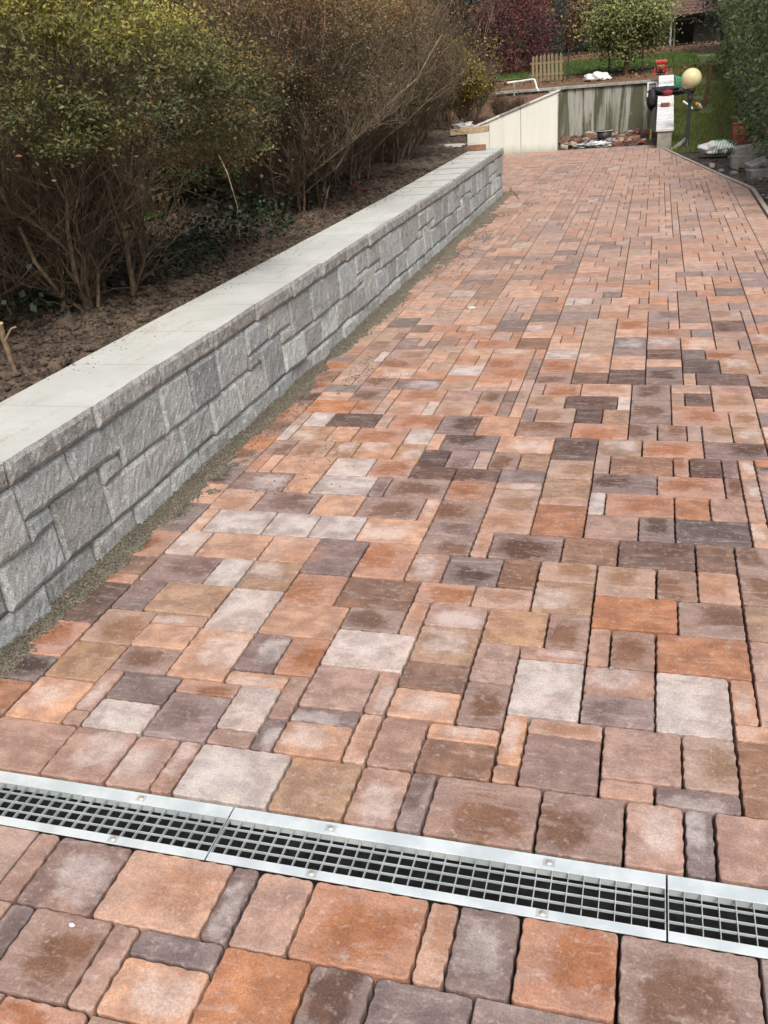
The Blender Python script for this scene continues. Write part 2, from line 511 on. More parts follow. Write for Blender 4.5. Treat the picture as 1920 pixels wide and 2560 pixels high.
# ------------------------------------------------------------------ driveway and its paving stones
MOD = 0.0658659                       # the paving module: every stone is a whole number of these
PU, PV, PB = 0.20597, 0.25922, -0.42883
def U(i): return (i + PU) * MOD
def Vf(j): return (j + PV) * MOD      # beyond the drain
def Vn(j): return (j + PB) * MOD      # on the near side of the drain
TRACED = """-21,-20,-83,-80p -20,-17,-83,-80g -17,-13,-83,-80a -13,-12,-83,-80g -25,-21,-83,-80p -19,-16,-86,-83b -16,-15,-86,-83p -15,-12,-84,-83g -15,-12,-86,-84a -12,-10,-83,-80p -10,-6,-83,-80o -6,-5,-83,-80a -5,-3,-83,-80g -3,0,-83,-80o 0,4,-83,-80b -23,-20,22,25p -27,-23,22,25p -20,-18,22,25p -18,-17,22,25p -17,-13,22,25w -13,-10,22,25t -10,-8,22,25p -8,-7,22,25g -7,-3,22,25b -3,0,22,25b 0,2,22,25p 2,3,22,25g -27,-24,25,28a -24,-23,26,29p -24,-23,25,26p -23,-20,27,29g -23,-20,25,27w -20,-17,28,29o -20,-17,25,28g -17,-15,26,29w -17,-15,25,26p -15,-14,25,27g -15,-14,27,30p -18,-15,29,30a -16,-14,30,33o -18,-16,30,33g -14,-11,28,31p -11,-10,28,31p -14,-11,27,28g -14,-11,25,27a -11,-10,25,28a -10,-8,25,28p -10,-7,28,30a -10,-7,30,32b -10,-7,32,35t -14,-10,31,34w -7,-5,31,34p -7,-5,28,31b -8,-5,27,28a -8,-5,25,27b -5,-4,26,29a -5,-4,25,26a -5,-2,29,33w -5,-2,33,34p -4,-1,28,29a -4,-1,25,28g -2,1,31,33p -2,1,29,31g 1,4,29,33w 4,5,30,33a -1,2,26,29p 2,4,26,29t -1,1,25,26p 1,4,25,26g -2,-1,33,36p -1,1,33,36b 1,5,33,36o -18,-15,36,39o -15,-11,36,39b -18,-14,33,36a -14,-11,34,36b -11,-10,34,37a -10,-7,35,37p -11,-8,37,39o -8,-5,37,39a -7,-4,34,37t -4,-2,34,37b -21,-18,33,37w -25,-21,34,37t -27,-25,34,37g -24,-21,33,34p -24,-21,31,33a -21,-18,29,33a -27,-24,31,34t -27,-24,28,31t -24,-21,29,31b -27,-25,40,43w -25,-21,40,43a -27,-23,37,40g -23,-21,37,40w -27,-26,43,46a -26,-22,43,46w -27,-24,46,49a -21,-18,40,43a -18,-15,39,43g -15,-12,39,43o -12,-10,39,42p -10,-7,39,42d -7,-5,39,42b -5,-2,40,42t -5,-2,37,40t -2,1,39,42t 1,3,39,42b -2,2,36,39o 2,5,36,39b -8,-4,42,45d -4,-1,42,45b -1,3,42,45d 3,5,42,45b -9,-8,42,45a -12,-9,42,44b -12,-9,44,46g -16,-12,43,46a -19,-16,43,46w -22,-19,43,46w -9,-6,45,48a -6,-3,45,49o -3,0,45,48p 0,2,45,48d 2,6,45,48d -3,-2,48,51w -2,2,48,51o 2,4,48,51o -3,1,51,54d 1,5,51,54o -6,-3,50,53t -6,-3,49,50p -17,-13,46,49b -13,-12,46,49a -12,-9,46,49b -20,-17,46,49a -24,-20,46,49g -12,-9,49,52o -9,-6,48,51t -16,-12,49,52b -17,-16,49,52g -21,-17,49,52w -23,-21,49,52a -15,-12,52,54d -12,-9,52,54d -9,-6,52,54g -3,-2,54,57p -2,2,54,57b 2,3,54,57o 3,5,54,57d 5,6,54,57g -3,0,57,60t 0,4,57,60o 4,8,57,60d -6,-3,56,60d -6,-3,53,56t -10,-6,57,60a -10,-8,54,57b -8,-6,54,57t -11,-10,54,57p -13,-11,54,57g -15,-13,54,57d -15,-14,57,60a -14,-10,57,60d -5,-1,60,63o -1,1,60,63b 1,3,60,63b 3,4,60,63p 4,6,60,63t -9,-5,60,63b -15,-12,60,64d -12,-9,60,64a -8,-5,63,66t -9,-8,63,66g -5,-3,63,66d -3,-1,63,66t -1,2,63,65g 2,6,63,66o 6,8,63,66t -6,-2,66,69d -2,-1,66,69w -9,-6,66,69t 2,5,70,72p 2,3,67,70t 3,5,67,70d 5,8,70,72p 5,8,66,70t -8,-5,69,72o -5,-1,69,72a -9,-8,69,72p -9,-6,79,82w -9,-6,75,79o -9,-6,72,75b -6,-3,75,78a -6,-3,72,75b -3,0,82,86g -3,0,80,82g -3,0,76,79a -3,0,72,76d 0,3,92,96g 0,2,89,92b 2,3,89,92a 0,4,86,89o 0,3,82,86p 0,3,79,82d 0,3,77,79a 0,3,73,77d 3,6,91,94b 3,6,89,91a 4,6,86,89g 3,6,82,86a 3,5,79,82d 5,9,79,82o 3,6,75,79d 6,9,75,79t 3,4,72,75t 4,8,72,75d 6,9,92,96t 6,8,82,85t 8,9,82,85g -17,-15,58,61w -17,-15,55,58t -21,-17,58,61o -23,-21,58,61a -26,-23,58,61t -22,-20,55,58t -20,-17,55,58a -25,-22,55,58t -21,-18,52,55w -18,-15,52,55o -25,-21,52,55a -19,-15,61,64o -20,-19,61,64p -24,-20,61,64d -26,-24,61,64w -17,-16,64,67w -20,-17,64,67a -20,-16,67,70o -16,-13,67,70p -16,-13,64,67a -12,-9,-87,-83o -9,-7,-86,-83d -7,-4,-86,-83g -27,-23,49,52g -1,2,65,68b -1,2,68,72b -6,-3,90,93t -6,-3,88,90t -6,-3,85,88t -6,-3,83,85t -6,-3,81,83t -6,-3,78,81a -3,0,89,93o -3,0,86,89a 6,9,88,92d 6,9,85,88p -4,0,-86,-83g 0,3,-86,-83p 4,7,-83,-80g"""
stones = []                            # (u0,u1,v0,v1,colour letter)
occ = set()
near_occ = set()
for tok in TRACED.split():
    c = tok[-1]
    a, b, d, e = map(int, tok[:-1].split(','))
    if d < 0:
        stones.append((U(a), U(b), Vn(d + 100), Vn(e + 100), c))
        near_occ |= {(x, y + 100) for x in range(a, b) for y in range(d, e)}
    else:
        stones.append((U(a), U(b), Vf(d), Vf(e), c))
        occ |= {(x, y) for x in range(a, b) for y in range(d, e)}

SIZES = [(3, 3), (3, 3), (4, 3), (4, 3), (2, 3), (2, 3), (1, 3), (3, 2), (3, 2), (3, 4), (3, 1), (4, 3), (2, 3)]
FAR_SIZES = [(4, 3)] * 4 + [(3, 3)] * 3 + [(2, 3)] * 4 + [(1, 3), (3, 2), (3, 4)]
FALL = [(2, 2), (1, 2), (2, 1), (1, 1)]
def pick_colour(u, v):
    d = noise.noise((u * 1.1, v * 0.8, 4.2))
    w = dict(o=1.9, a=2.3, p=1.7, t=1.6, b=1.2, g=0.7, d=0.35, w=0.35)
    if d > 0.12:
        w['d'] += 1.1; w['g'] += 1.2; w['b'] += 0.9
    elif d < -0.15:
        w['o'] += 1.4; w['a'] += 1.2
    if v > 8:
        w['p'] += 0.9; w['w'] *= 0.6; w['d'] *= 0.6
    ks = list(w)
    return rnd.choices(ks, [w[k] for k in ks])[0]
def fill(oc, i0, i1, j0, j1, VF, inside):
    for j in range(j0, j1):
        for i in range(i0, i1):
            if (i, j) in oc or not inside(i, j):
                continue
            opts = SIZES[:] if j < 90 else FAR_SIZES[:]
            rnd.shuffle(opts)
            for (w, d) in opts + FALL:
                cells = [(x, y) for x in range(i, i + w) for y in range(j, j + d)]
                if i + w <= i1 and j + d <= j1 and not any(c in oc for c in cells):
                    oc.update(cells)
                    u0, u1, v0, v1 = U(i), U(i + w), VF(j), VF(j + d)
                    stones.append((u0, u1, v0, v1, pick_colour(u0, v0)))
                    break
J_END = 289
fill(near_occ, -32, 10, 8, 20, Vn, lambda i, j: True)
def kerb_u(v):
    return 1.14 if v < 12.25 else 1.14 - (v - 12.25) * 1.14 / 6.6
def reach(i, j):
    v = Vf(j)
    if U(i) > kerb_u(v) - 0.02:
        return False
    return i >= -27 or v > 12.9
fill(occ, -27, 14, 22, 200, Vf, reach)
# beyond the end of the stone wall the paving also runs out to the left
fill(occ, -55, 14, 200, J_END, Vf, reach)
# stretcher courses: along the foot of the wall and along the kerb
def strip(i0, i1, j0, j1, fixed):
    j = j0
    for (e, c) in fixed:
        stones.append((U(i0), U(i1), Vf(j), Vf(e), c)); j = e
    while j < j1:
        d = rnd.choice((3, 3, 4, 2, 3))
        d = min(d, j1 - j)
        stones.append((U(i0), U(i1), Vf(j), Vf(j + d), pick_colour(U(i0), Vf(j)))); j += d
strip(-30, -27, 22, 195, [(25, 'b'), (27.5, 'o'), (29.5, 'd'), (32.5, 'o'), (36.5, 'd'), (37.5, 'o'), (39.5, 'b'), (42.75, 'o'), (46.75, 'd'), (47.75, 'a'), (49.75, 'a'), (53, 'd'), (56, 'b'), (59, 'o'), (62, 'b'), (66, 'o'), (69, 'd')])
strip(14, 17, 22, 265, [])

def clip(poly, a, b, c):
    """keep a*u+b*v<=c"""
    out = []
    n = len(poly)
    for k in range(n):
        p, q = poly[k], poly[(k + 1) % n]
        dp, dq = a * p[0] + b * p[1] - c, a * q[0] + b * q[1] - c
        if dp <= 0:
            out.append(p)
        if (dp < 0 < dq) or (dq < 0 < dp):
            s = dp / (dp - dq)
            out.append((p[0] + s * (q[0] - p[0]), p[1] + s * (q[1] - p[1])))
    return out
PAL = dict(o=(0.385, 0.185, 0.102), a=(0.480, 0.295, 0.205), p=(0.375, 0.248, 0.200), g=(0.215, 0.160, 0.150),
           d=(0.122, 0.080, 0.067), b=(0.225, 0.136, 0.097), t=(0.355, 0.230, 0.155), w=(0.470, 0.402, 0.370))
ALPHA = dict(o=(0.1, 0.3, 0.5, 0.3), a=(0.5, 0.9, 0.8, 0.3), p=(0.5, 0.9, 0.8, 0.6), g=(0.9, 0.5, 0.3, 0.95), d=(0.4, 0.5, 0.1),
             b=(0.1, 0.0, 0.3, 0.5), t=(0.2, 0.5, 0.8, 0.1), w=(1.0, 0.9, 0.8))
GAP = 0.0068
def proj_area(s):
    c = np.array([(s[0] + s[1]) / 2, (s[2] + s[3]) / 2, -EYE])
    z = c @ CF
    if z < 0.2:
        return 0
    x, y = c @ CR / z * 2213 + 960, 1280 - c @ CU / z * 2213
    if not (-60 < x < 1980 and -60 < y < 2620):
        return 0
    return (s[1] - s[0]) * (s[3] - s[2]) * EYE / z ** 3
K0, K1 = (1.14, 12.25), (0.0, 18.85)
ka, kb = (K1[1] - K0[1]), -(K1[0] - K0[0])
kc = ka * K0[0] + kb * K0[1]
def crosses(s):
    return ka * s[1] + kb * s[3] > kc or s[1] > 1.142
order = sorted(range(len(stones)), key=lambda k: -proj_area(stones[k]))
big = set(k for k in order[:300] if not crosses(stones[k]))

bm = bmesh.new()
box_bm(bm, -3.75, 1.16, -0.4, 19.06, -0.30, -0.050)
drive = struct(link('driveway', bm_mesh(bm, 'driveway'), 'joint_sand'))
# the trough of the drain is a slot in that bed, so the bed is cut in two round it
bpy.data.objects.remove(drive)
bm = bmesh.new()
box_bm(bm, -3.75, 1.16, -0.4, 1.292, -0.30, -0.050)
box_bm(bm, -3.75, 1.16, 1.452, 19.06, -0.30, -0.050)
drive = struct(link('driveway', bm_mesh(bm, 'driveway'), 'joint_sand'))

def paver_mesh(w, d, seed):
    """rounded, slightly wavy-sided concrete block, top at z=0, w by d metres"""
    r = random.Random(seed)
    hw, hd = w / 2, d / 2
    rad = 0.0085
    pts = []
    corners = ((hw, hd, 0), (-hw, hd, 90), (-hw, -hd, 180), (hw, -hd, 270))
    for ci, (cx, cy, a0) in enumerate(corners):
        rr = rad * r.uniform(0.75, 1.5)
        ox, oy = cx - math.copysign(rr, cx), cy - math.copysign(rr, cy)
        for a in (0, 30, 60, 90):
            t = R(a0 + a)
            pts.append((ox + rr * math.cos(t), oy + rr * math.sin(t)))
        nx, ny, _ = corners[(ci + 1) % 4]
        L = math.hypot(nx - cx, ny - cy)
        n = max(2, int(L / 0.0145))
        for k in range(1, n):
            f = rr / L + (1 - 2 * rr / L) * k / n
            x, y = cx + (nx - cx) * f, cy + (ny - cy) * f
            amp = 0.0016 * math.sin(k * 1.9 + seed) + r.uniform(-0.0008, 0.0008)
            if ci % 2 == 0:
                y += amp
            else:
                x += amp
            pts.append((x, y))
    n = len(pts)
    V = []
    for (sc, z) in ((-0.0026, 0.0), (-0.0009, -0.0012), (0.0, -0.0036), (0.0003, -0.055)):
        for (x, y) in pts:
            l = math.hypot(x, y)
            V.append((x + math.copysign(min(abs(x), -sc if sc < 0 else 0), -x) if sc < 0 else x + sc * x / l,
                      y + math.copysign(min(abs(y), -sc if sc < 0 else 0), -y) if sc < 0 else y + sc * y / l,
                      z + (r.uniform(-0.0004, 0.0004) if z == 0 else 0)))
    F = []
    for lv in range(3):
        for k in range(n):
            a, b = lv * n + k, lv * n + (k + 1) % n
            F.append((a, a + n, b + n, b))
    me = bpy.data.meshes.new('paver')
    me.from_pydata(V, [], [list(range(n))] + F)
    me.update()
    for p in me.polygons:
        p.use_smooth = False
    me.materials.append(MAT['paver'])
    return me
cache = {}
def jitter_col(c):
    k = rnd.uniform(0.88, 1.12)
    h = rnd.uniform(-0.02, 0.02)
    return (max(0.02, c[0] * k + h), max(0.02, c[1] * k), max(0.02, c[2] * k - h * 0.5))
farV, farF, farC = [], [], []
for k, s in enumerate(stones):
    u0, u1, v0, v1, c = s
    col = jitter_col(PAL[c])
    if v0 > 5.5:                       # colour blends towards a greyish pink with distance
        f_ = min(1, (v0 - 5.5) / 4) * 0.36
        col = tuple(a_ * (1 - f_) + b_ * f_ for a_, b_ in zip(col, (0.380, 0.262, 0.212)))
    al = rnd.choice(ALPHA[c])
    if k in big:
        w, d = u1 - u0 - GAP, v1 - v0 - GAP * 0.85
        key = (round(w, 4), round(d, 4), k % 4)
        if key not in cache:
            cache[key] = paver_mesh(w, d, len(cache) * 3 + k % 4)
        o = link('paver', cache[key], None, drive,
                 ((u0 + u1) / 2 + rnd.uniform(-.0007, .0007), (v0 + v1) / 2 + rnd.uniform(-.0007, .0007), rnd.uniform(-0.0028, 0.0014)),
                 (rnd.gauss(0, 0.0050), rnd.gauss(0, 0.0050), rnd.gauss(0, 0.0025)), (*col, al))
    else:
        h = GAP / 2 * 0.82
        poly = [(u0 + h, v0 + h * .85), (u1 - h, v0 + h * .85), (u1 - h, v1 - h * .85), (u0 + h, v1 - h * .85)]
        if crosses(s):
            if (v0 + v1) / 2 > 12.0:
                poly = clip(poly, ka, kb, kc)
            poly = clip(poly, 1, 0, 1.142)
        if len(poly) < 3:
            continue
        cx = sum(p[0] for p in poly) / len(poly); cy = sum(p[1] for p in poly) / len(poly)
        base = len(farV); n = len(poly)
        dz = rnd.uniform(-0.0015, 0.001)
        for (ins, z) in ((0.003, 0.0), (0.0, -0.003), (0.0, -0.049)):
            for (x, y) in poly:
                l = math.hypot(x - cx, y - cy) + 1e-6
                farV.append((x - ins * (x - cx) / l, y - ins * (y - cy) / l, z + dz))
                farC.append((*col, al))
        farF.append(tuple(range(base, base + n)))
        for lv in range(2):
            for q in range(n):
                a, b = base + lv * n + q, base + lv * n + (q + 1) % n
                farF.append((a, a + n, b + n, b))
me = bpy.data.meshes.new('distant_pavers')
me.from_pydata(farV, [], farF)
me.update()
ca = me.color_attributes.new('col', 'FLOAT_COLOR', 'POINT')
ca.data.foreach_set('color', np.array(farC, np.float32).ravel())
stuff(link('distant_pavers', me, 'paver_far', drive))

# kerb: thin concrete edging stones
kerb = struct(empty('kerb', (0, 0, 0)))
def kerb_run(p, q, L):
    d = math.hypot(q[0] - p[0], q[1] - p[1])
    n = max(1, round(d / L))
    ang = math.atan2(q[1] - p[1], q[0] - p[0])
    bm = bmesh.new()
    box_bm(bm, 0.004, d / n - 0.004, -0.058, -0.006, -0.2, 0.006)
    me = bm_mesh(bm, 'kerb_stone', 0.006)
    for k in range(n):
        f = k / n
        link('kerb_stone', me, 'kerb', kerb, (p[0] + (q[0] - p[0]) * f, p[1] + (q[1] - p[1]) * f, rnd.uniform(-.004, .004)), (0, 0, ang))
kerb_run((1.15, 1.0), (1.15, 12.25), 1.0)
kerb_run((1.15, 12.25), (0.01, 18.85), 1.0)

# soil and rubble ground to the right of the kerb and beyond the end of the paving
verge = grid('verge', np.linspace(0.0, 9, 46), np.concatenate([np.linspace(-6, 9, 12), np.linspace(9.3, 19, 56)]),
             lambda u, v: -0.055 + 0.05 * max(-0.3, fbm(u, v, 7, 2.2)) + 0.02 * fbm(u, v, 2, 9, 2), 'soil',
             keep=lambda u, v: u > kerb_u(min(v, 18.8)) + 0.02)
struct(verge)
struct(grid('pit_floor', np.linspace(-2.2, 0.4, 40), np.linspace(19.0, 22.8, 50),
            lambda u, v: -0.03 + 0.05 * fbm(u, v, 5, 2.5) + 0.015 * fbm(u, v, 1, 11, 2), 'soil'))

# ------------------------------------------------------------------ drain
D0, D1 = 1.2885, 1.4555
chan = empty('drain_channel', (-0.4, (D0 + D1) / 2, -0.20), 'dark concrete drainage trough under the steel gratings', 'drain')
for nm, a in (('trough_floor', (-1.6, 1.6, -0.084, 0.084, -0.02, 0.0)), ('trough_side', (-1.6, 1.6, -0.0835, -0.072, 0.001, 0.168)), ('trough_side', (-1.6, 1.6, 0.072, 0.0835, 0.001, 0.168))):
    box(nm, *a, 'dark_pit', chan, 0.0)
SEG = [(-1.946, -0.922, 'steel mesh drain grating butting against the stone wall'),
       (-0.919, 0.104, 'steel mesh drain grating in the middle of the drain, between the other two gratings'),
       (0.107, 1.13, 'steel mesh drain grating at the kerb end of the drain')]
bmb = bmesh.new(); box_bm(bmb, -0.0009, 0.0009, 0.0225, 0.131, -0.0105, -0.0012)
bar_me = bm_mesh(bmb, 'bar')
for s0, s1, lab in SEG:
    L = s1 - s0
    gr = empty('drain_grate', (s0, D0, 0.0015), lab, 'grating', 'drain gratings')
    # flat rims with a downturned inner lip
    for (y0, y1, li) in ((0.0, 0.024, 0.0225), (0.1295, 0.167, 0.131)):
        bm = bmesh.new()
        box_bm(bm, 0.0005, L - 0.0005, y0, y1, -0.0040, 0.0)
        link('rim', bm_mesh(bm, 'rim', 0.0008), 'galvanised', gr)
    for y in (0.0205, 0.1330):
        bm = bmesh.new()
        box_bm(bm, 0.001, L - 0.001, y, y + 0.0022, -0.024, -0.0042)
        link('lip', bm_mesh(bm, 'lip'), 'galvanised', gr)
    for x in (0.0016, L - 0.0016):
        link('bar', bar_me, 'galvanised_bar', gr, (x, 0, 0))
    nb = 30
    for k in range(1, nb):
        link('bar', bar_me, 'galvanised_bar', gr, (L * k / nb + rnd.uniform(-.0004, .0004), 0, 0))
    bm = bmesh.new(); box_bm(bm, 0.002, L - 0.002, -0.0011, 0.0011, -0.0085, -0.0022)
    rod_me = bm_mesh(bm, 'rod')
    for k in (1, 2, 3):
        link('rod', rod_me, 'galvanised_bar', gr, (0, 0.0225 + 0.1085 * k / 4, 0))
    for x in (L * 0.253, L * 0.757):
        for y in (0.0120, 0.1480):
            plate = link('fixing_plate', None, None, gr, (x, y, 0.0005)) if False else None
            bm = bmesh.new(); box_bm(bm, -0.013, 0.013, -0.0105, 0.0105, -0.0005, 0.0006)
            pl = link('fixing_plate', bm_mesh(bm, 'fixing_plate', 0.0003), 'galvanised_bar', gr, (x, y, 0.0006))
            sc = lathe('screw', [(0, 0.0032), (0.004, 0.003), (0.0068, 0.0018), (0.0072, 0.0004)], 'screw', pl, (0, 0, 0.0003), 12)
            bm = bmesh.new(); box_bm(bm, -0.0058, 0.0058, -0.0007, 0.0007, 0.0028, 0.0036)

# ------------------------------------------------------------------ grey stone retaining wall
WU = -1.955                                # face of the wall
V_END = 12.66
wall = empty('retaining_wall', (WU - 0.2, 6.4, 0), 'long low grey split-faced block wall with pale cap stones beside the brick drive', 'wall')
def wl(x, y, z):
    return (x - (WU - 0.2), y - 6.4, z)
core = box('core', WU - 0.36, WU - 0.022, 0.12, V_END - 0.03, -0.1, 0.492, 'concrete', wall, 0.0)
core.location = wl(0, 0, 0)
def rough_block(L, Hh, D, seed, top_flat=False, amp=0.007):
    nx, nz = max(4, int(L / 0.017)), max(3, int(Hh / 0.017))
    tr_ = random.Random(seed); tilt_y = tr_.uniform(-.016, .016); tilt_z = tr_.uniform(-.018, .006)
    V, F = [], []
    for j in range(nz + 1):
        for i in range(nx + 1):
            y, z = L * i / nx, Hh * j / nz
            e = min(y, L - y, z, Hh - z)
            edge = -0.011 * (1 - min(1, e / 0.016)) ** 2
            x = edge + 0.55 * amp * fbm(y * 1 + seed * 3.7, z, seed, 11.0, 3) + 0.55 * amp * noise.noise((y * 75, z * 75, seed)) + 0.006 + (y / L - 0.5) * tilt_y + (z / Hh - 0.5) * tilt_z
            V.append((x, y + (0 if 0 < i < nx else rnd.uniform(-.001, .001)), z))
    nf = len(V)
    def idx(i, j): return j * (nx + 1) + i
    for j in range(nz):
        for i in range(nx):
            F.append((idx(i, j), idx(i + 1, j), idx(i + 1, j + 1), idx(i, j + 1)))
    # back corners, joined with the rim of the rough face
    rim = [idx(i, 0) for i in range(nx)] + [idx(nx, j) for j in range(nz)] + [idx(i, nz) for i in range(nx, 0, -1)] + [idx(0, j) for j in range(nz, 0, -1)]
    back = []
    for r_ in rim:
        back.append(len(V)); V.append((-D, V[r_][1], V[r_][2]))
    n = len(rim)
    for k in range(n):
        F.append((rim[k], back[k], back[(k + 1) % n], rim[(k + 1) % n]))
    F.append(tuple(reversed(back)))
    me = bpy.data.meshes.new('block')
    me.from_pydata(V, [], F)
    me.update()
    bm = bmesh.new(); bm.from_mesh(me); bmesh.ops.recalc_face_normals(bm, faces=bm.faces[:]); bm.to_mesh(me); bm.free()
    return me
def lift(v):                                # the courses climb very slightly towards the far end
    return 1.0 + 0.012 * max(0.0, v - 8.0)
def wall_block(v0, v1, z0, z1, seed):
    if v1 < 0.15 or v0 > V_END - 0.08:
        return
    v0 = max(v0, 0.12); v1 = min(v1, V_END)
    g = 0.0022
    me = rough_block(v1 - v0 - 2 * g, (z1 - z0) * lift(v0) - 2 * g, 0.09, seed)
    me.materials.append(MAT['split_block'])
    k = rnd.uniform(0.92, 1.38)
    tint = rnd.choice(((0.268, 0.290, 0.294), (0.276, 0.288, 0.282), (0.248, 0.270, 0.278), (0.316, 0.340, 0.342), (0.256, 0.266, 0.262)))
    link('block', me, None, wall, wl(WU + rnd.uniform(-0.005, 0.004), v0 + g, z0 * lift(v0) + g), (0, 0, rnd.uniform(-.012, .012)), (*[k * c for c in tint], 1))
sd_ = 1
for k in range(-2, 6):
    o = 2.18 + 1.88 * k
    Z0, Z1, Z2, ZM = 0.118, 0.285, 0.498, 0.360
    for (a, b, c, d) in ((0, .305, ZM, Z2), (.305, .62, ZM, Z2), (0, .16, Z1, ZM), (.465, .62, Z1, ZM), (.62, .98, Z1, Z2), (.98, 1.25, Z1, Z2), (1.25, 1.53, Z1, Z2), (1.53, 1.88, Z1, Z2),
                         (.16, .465, Z0, ZM), (.465, .78, Z0, Z1), (.78, 1.09, Z0, Z1), (1.09, 1.40, Z0, Z1), (1.40, 1.71, Z0, Z1), (1.71, 2.04, Z0, Z1)):
        wall_block(o + a, o + b, c, d, sd_); sd_ += 1
v = 0.12
vj = 2.505 - 0.305 * 8
while vj < V_END:
    wall_block(vj, vj + 0.305, -0.05, 0.113, sd_); sd_ += 1
    vj += 0.305
def cap_mesh(L, Hh, D, seed):
    me = rough_block(L, Hh, D, seed, amp=0.006)
    me.materials.append(MAT['cap_stone'])
    return me
vj = 2.163 - 4 * 0.5167
while vj < V_END - 0.1:
    a, b = max(vj, 0.10), min(vj + 0.5167, V_END + 0.02)
    z = 0.502 * lift(a)
    link('cap_stone', cap_mesh(b - a - 0.0026, 0.085, 0.425, sd_), None, wall, wl(WU + 0.006 + rnd.uniform(-.002, .002), a + 0.0013, z), (0, 0, rnd.uniform(-.002, .002)))
    sd_ += 1
    vj += 0.5167

# ------------------------------------------------------------------ gravel and sand swept along the foot of the wall
def edge_u(v):
    return WU + 0.068 + 0.045 * noise.noise((v * 1.3, 0.3, 1.0)) + 0.045 * noise.noise((v * 6.5, 1.3, 2.0)) + 0.03 * noise.noise((v * 19, 1.3, 2.0)) + 0.035 * max(0, min(1, (v - 4.0) / 2))
us_ = np.linspace(0, 1, 9)
vs_g = np.linspace(0.2, 12.8, 900)
V, F = [], []
for v in vs_g:
    e = edge_u(v)
    for f in us_:
        u = WU - 0.01 + (e - WU + 0.01) * f
        V.append((u, v, 0.034 * (1 - f) ** 1.3 + 0.006 * (1 - f) * noise.noise((u * 30, v * 30, 0)) + 0.0025 - 0.008 * (f == 1)))
n = len(us_)
for j in range(len(vs_g) - 1):
    for i in range(n - 1):
        a = j * n + i
        F.append((a, a + 1, a + n + 1, a + n))
gp = stuff(empty('gravel', (0, 0, 0)))
tag(gp, 'grey green sandy gravel spilled along the foot of the stone wall', 'gravel')
stuff(link('sand_bank', np_mesh('sand_bank', np.array(V), np.array(F), smooth=True), 'gravel', gp))
OCT = np.array([(1, 0, 0), (-1, 0, 0), (0, 1, 0), (0, -1, 0), (0, 0, 1), (0, 0, -1)], float)
OCF = np.array([(0, 2, 4), (2, 1, 4), (1, 3, 4), (3, 0, 4), (2, 0, 5), (1, 2, 5), (3, 1, 5), (0, 3, 5)])
def pebbles(pos, size):
    n = len(pos)
    sh = OCT[None] * (size[:, None, None] * rng.uniform(0.55, 1.2, (n, 6, 1)))
    a = rng.uniform(0, 6.28, n)
    x = sh[:, :, 0] * np.cos(a)[:, None] - sh[:, :, 1] * np.sin(a)[:, None]
    y = sh[:, :, 0] * np.sin(a)[:, None] + sh[:, :, 1] * np.cos(a)[:, None]
    Vp = np.stack([x, y, sh[:, :, 2] * 0.7], -1) + pos[:, None]
    Fp = (np.arange(n)[:, None, None] * 6 + OCF[None]).reshape(-1, 3)
    return Vp.reshape(-1, 3), Fp
P = []
vv = np.abs(rng.gamma(2.0, 2.4, 13000)) + 0.3
for v in vv:
    if v > 12.8:
        continue
    e = edge_u(v)
    f = abs(rng.normal(0, 0.62))
    u = WU + (e - WU) * f
    # beyond the bank the loose grit lies in patches
    if f > 1.05 and noise.noise((u * 4, v * 1.6, 9)) < 0.05 + 0.25 * (f - 1):
        continue
    z = 0.034 * max(0, 1 - f) ** 1.3 + 0.003
    P.append((u, v, z))
for k in range(9000):                           # thin sandy veil on the paving further down the wall
    v = rng.uniform(3.2, 12.6)
    u = WU + abs(rng.normal(0, 0.26)) + 0.05
    if noise.noise((u * 3.2, v * 1.1, 5)) > 0.12 and u < WU + 0.75:
        P.append((u, v, 0.001))
P = np.array(P)
pv, pf = pebbles(P, rng.uniform(0.0018, 0.0055, len(P)) * (1 + 0.05 * P[:, 1]))
stuff(link('grit', np_mesh('grit', pv, pf), 'gravel', gp))
# thin sheets of washed-out sand lying over the stones further down
V, F = [], []
cell = 0.011
for vv_ in np.arange(2.6, 12.7, cell):
    for uu_ in np.arange(WU + 0.08, WU + 0.85, cell):
        q_ = noise.noise((uu_ * 3.0, vv_ * 0.95, 21.0)) + 0.45 * noise.noise((uu_ * 13, vv_ * 9, 2.0)) + 0.3 * noise.noise((uu_ * 40, vv_ * 40, 2.0))
        if q_ > 0.42 + 1.15 * max(0, (uu_ - WU - 0.08)) - 0.035 * min(6, max(0, vv_ - 3)):
            b_ = len(V)
            V += [(uu_ + rng.uniform(-.007, .007), vv_, .0016), (uu_ + cell * 1.02, vv_ + rng.uniform(-.007, .007), .0016), (uu_ + cell, vv_ + cell * 1.02, .0016), (uu_, vv_ + cell, .0016 + rng.uniform(0, .002))]
            F.append((b_, b_ + 1, b_ + 2, b_ + 3))
stuff(link('sand_veil', np_mesh('sand_veil', np.array(V), np.array(F)), 'gravel', gp))
# scattered grit on the open paving
P = np.stack([rng.uniform(-1.8, 1.1, 900), rng.uniform(0.75, 9, 900), np.full(900, 0.0012)], -1)
pv, pf = pebbles(P, rng.uniform(0.0008, 0.0022, len(P)))
stuff(link('loose_grit', np_mesh('loose_grit', pv, pf), 'gravel', gp))

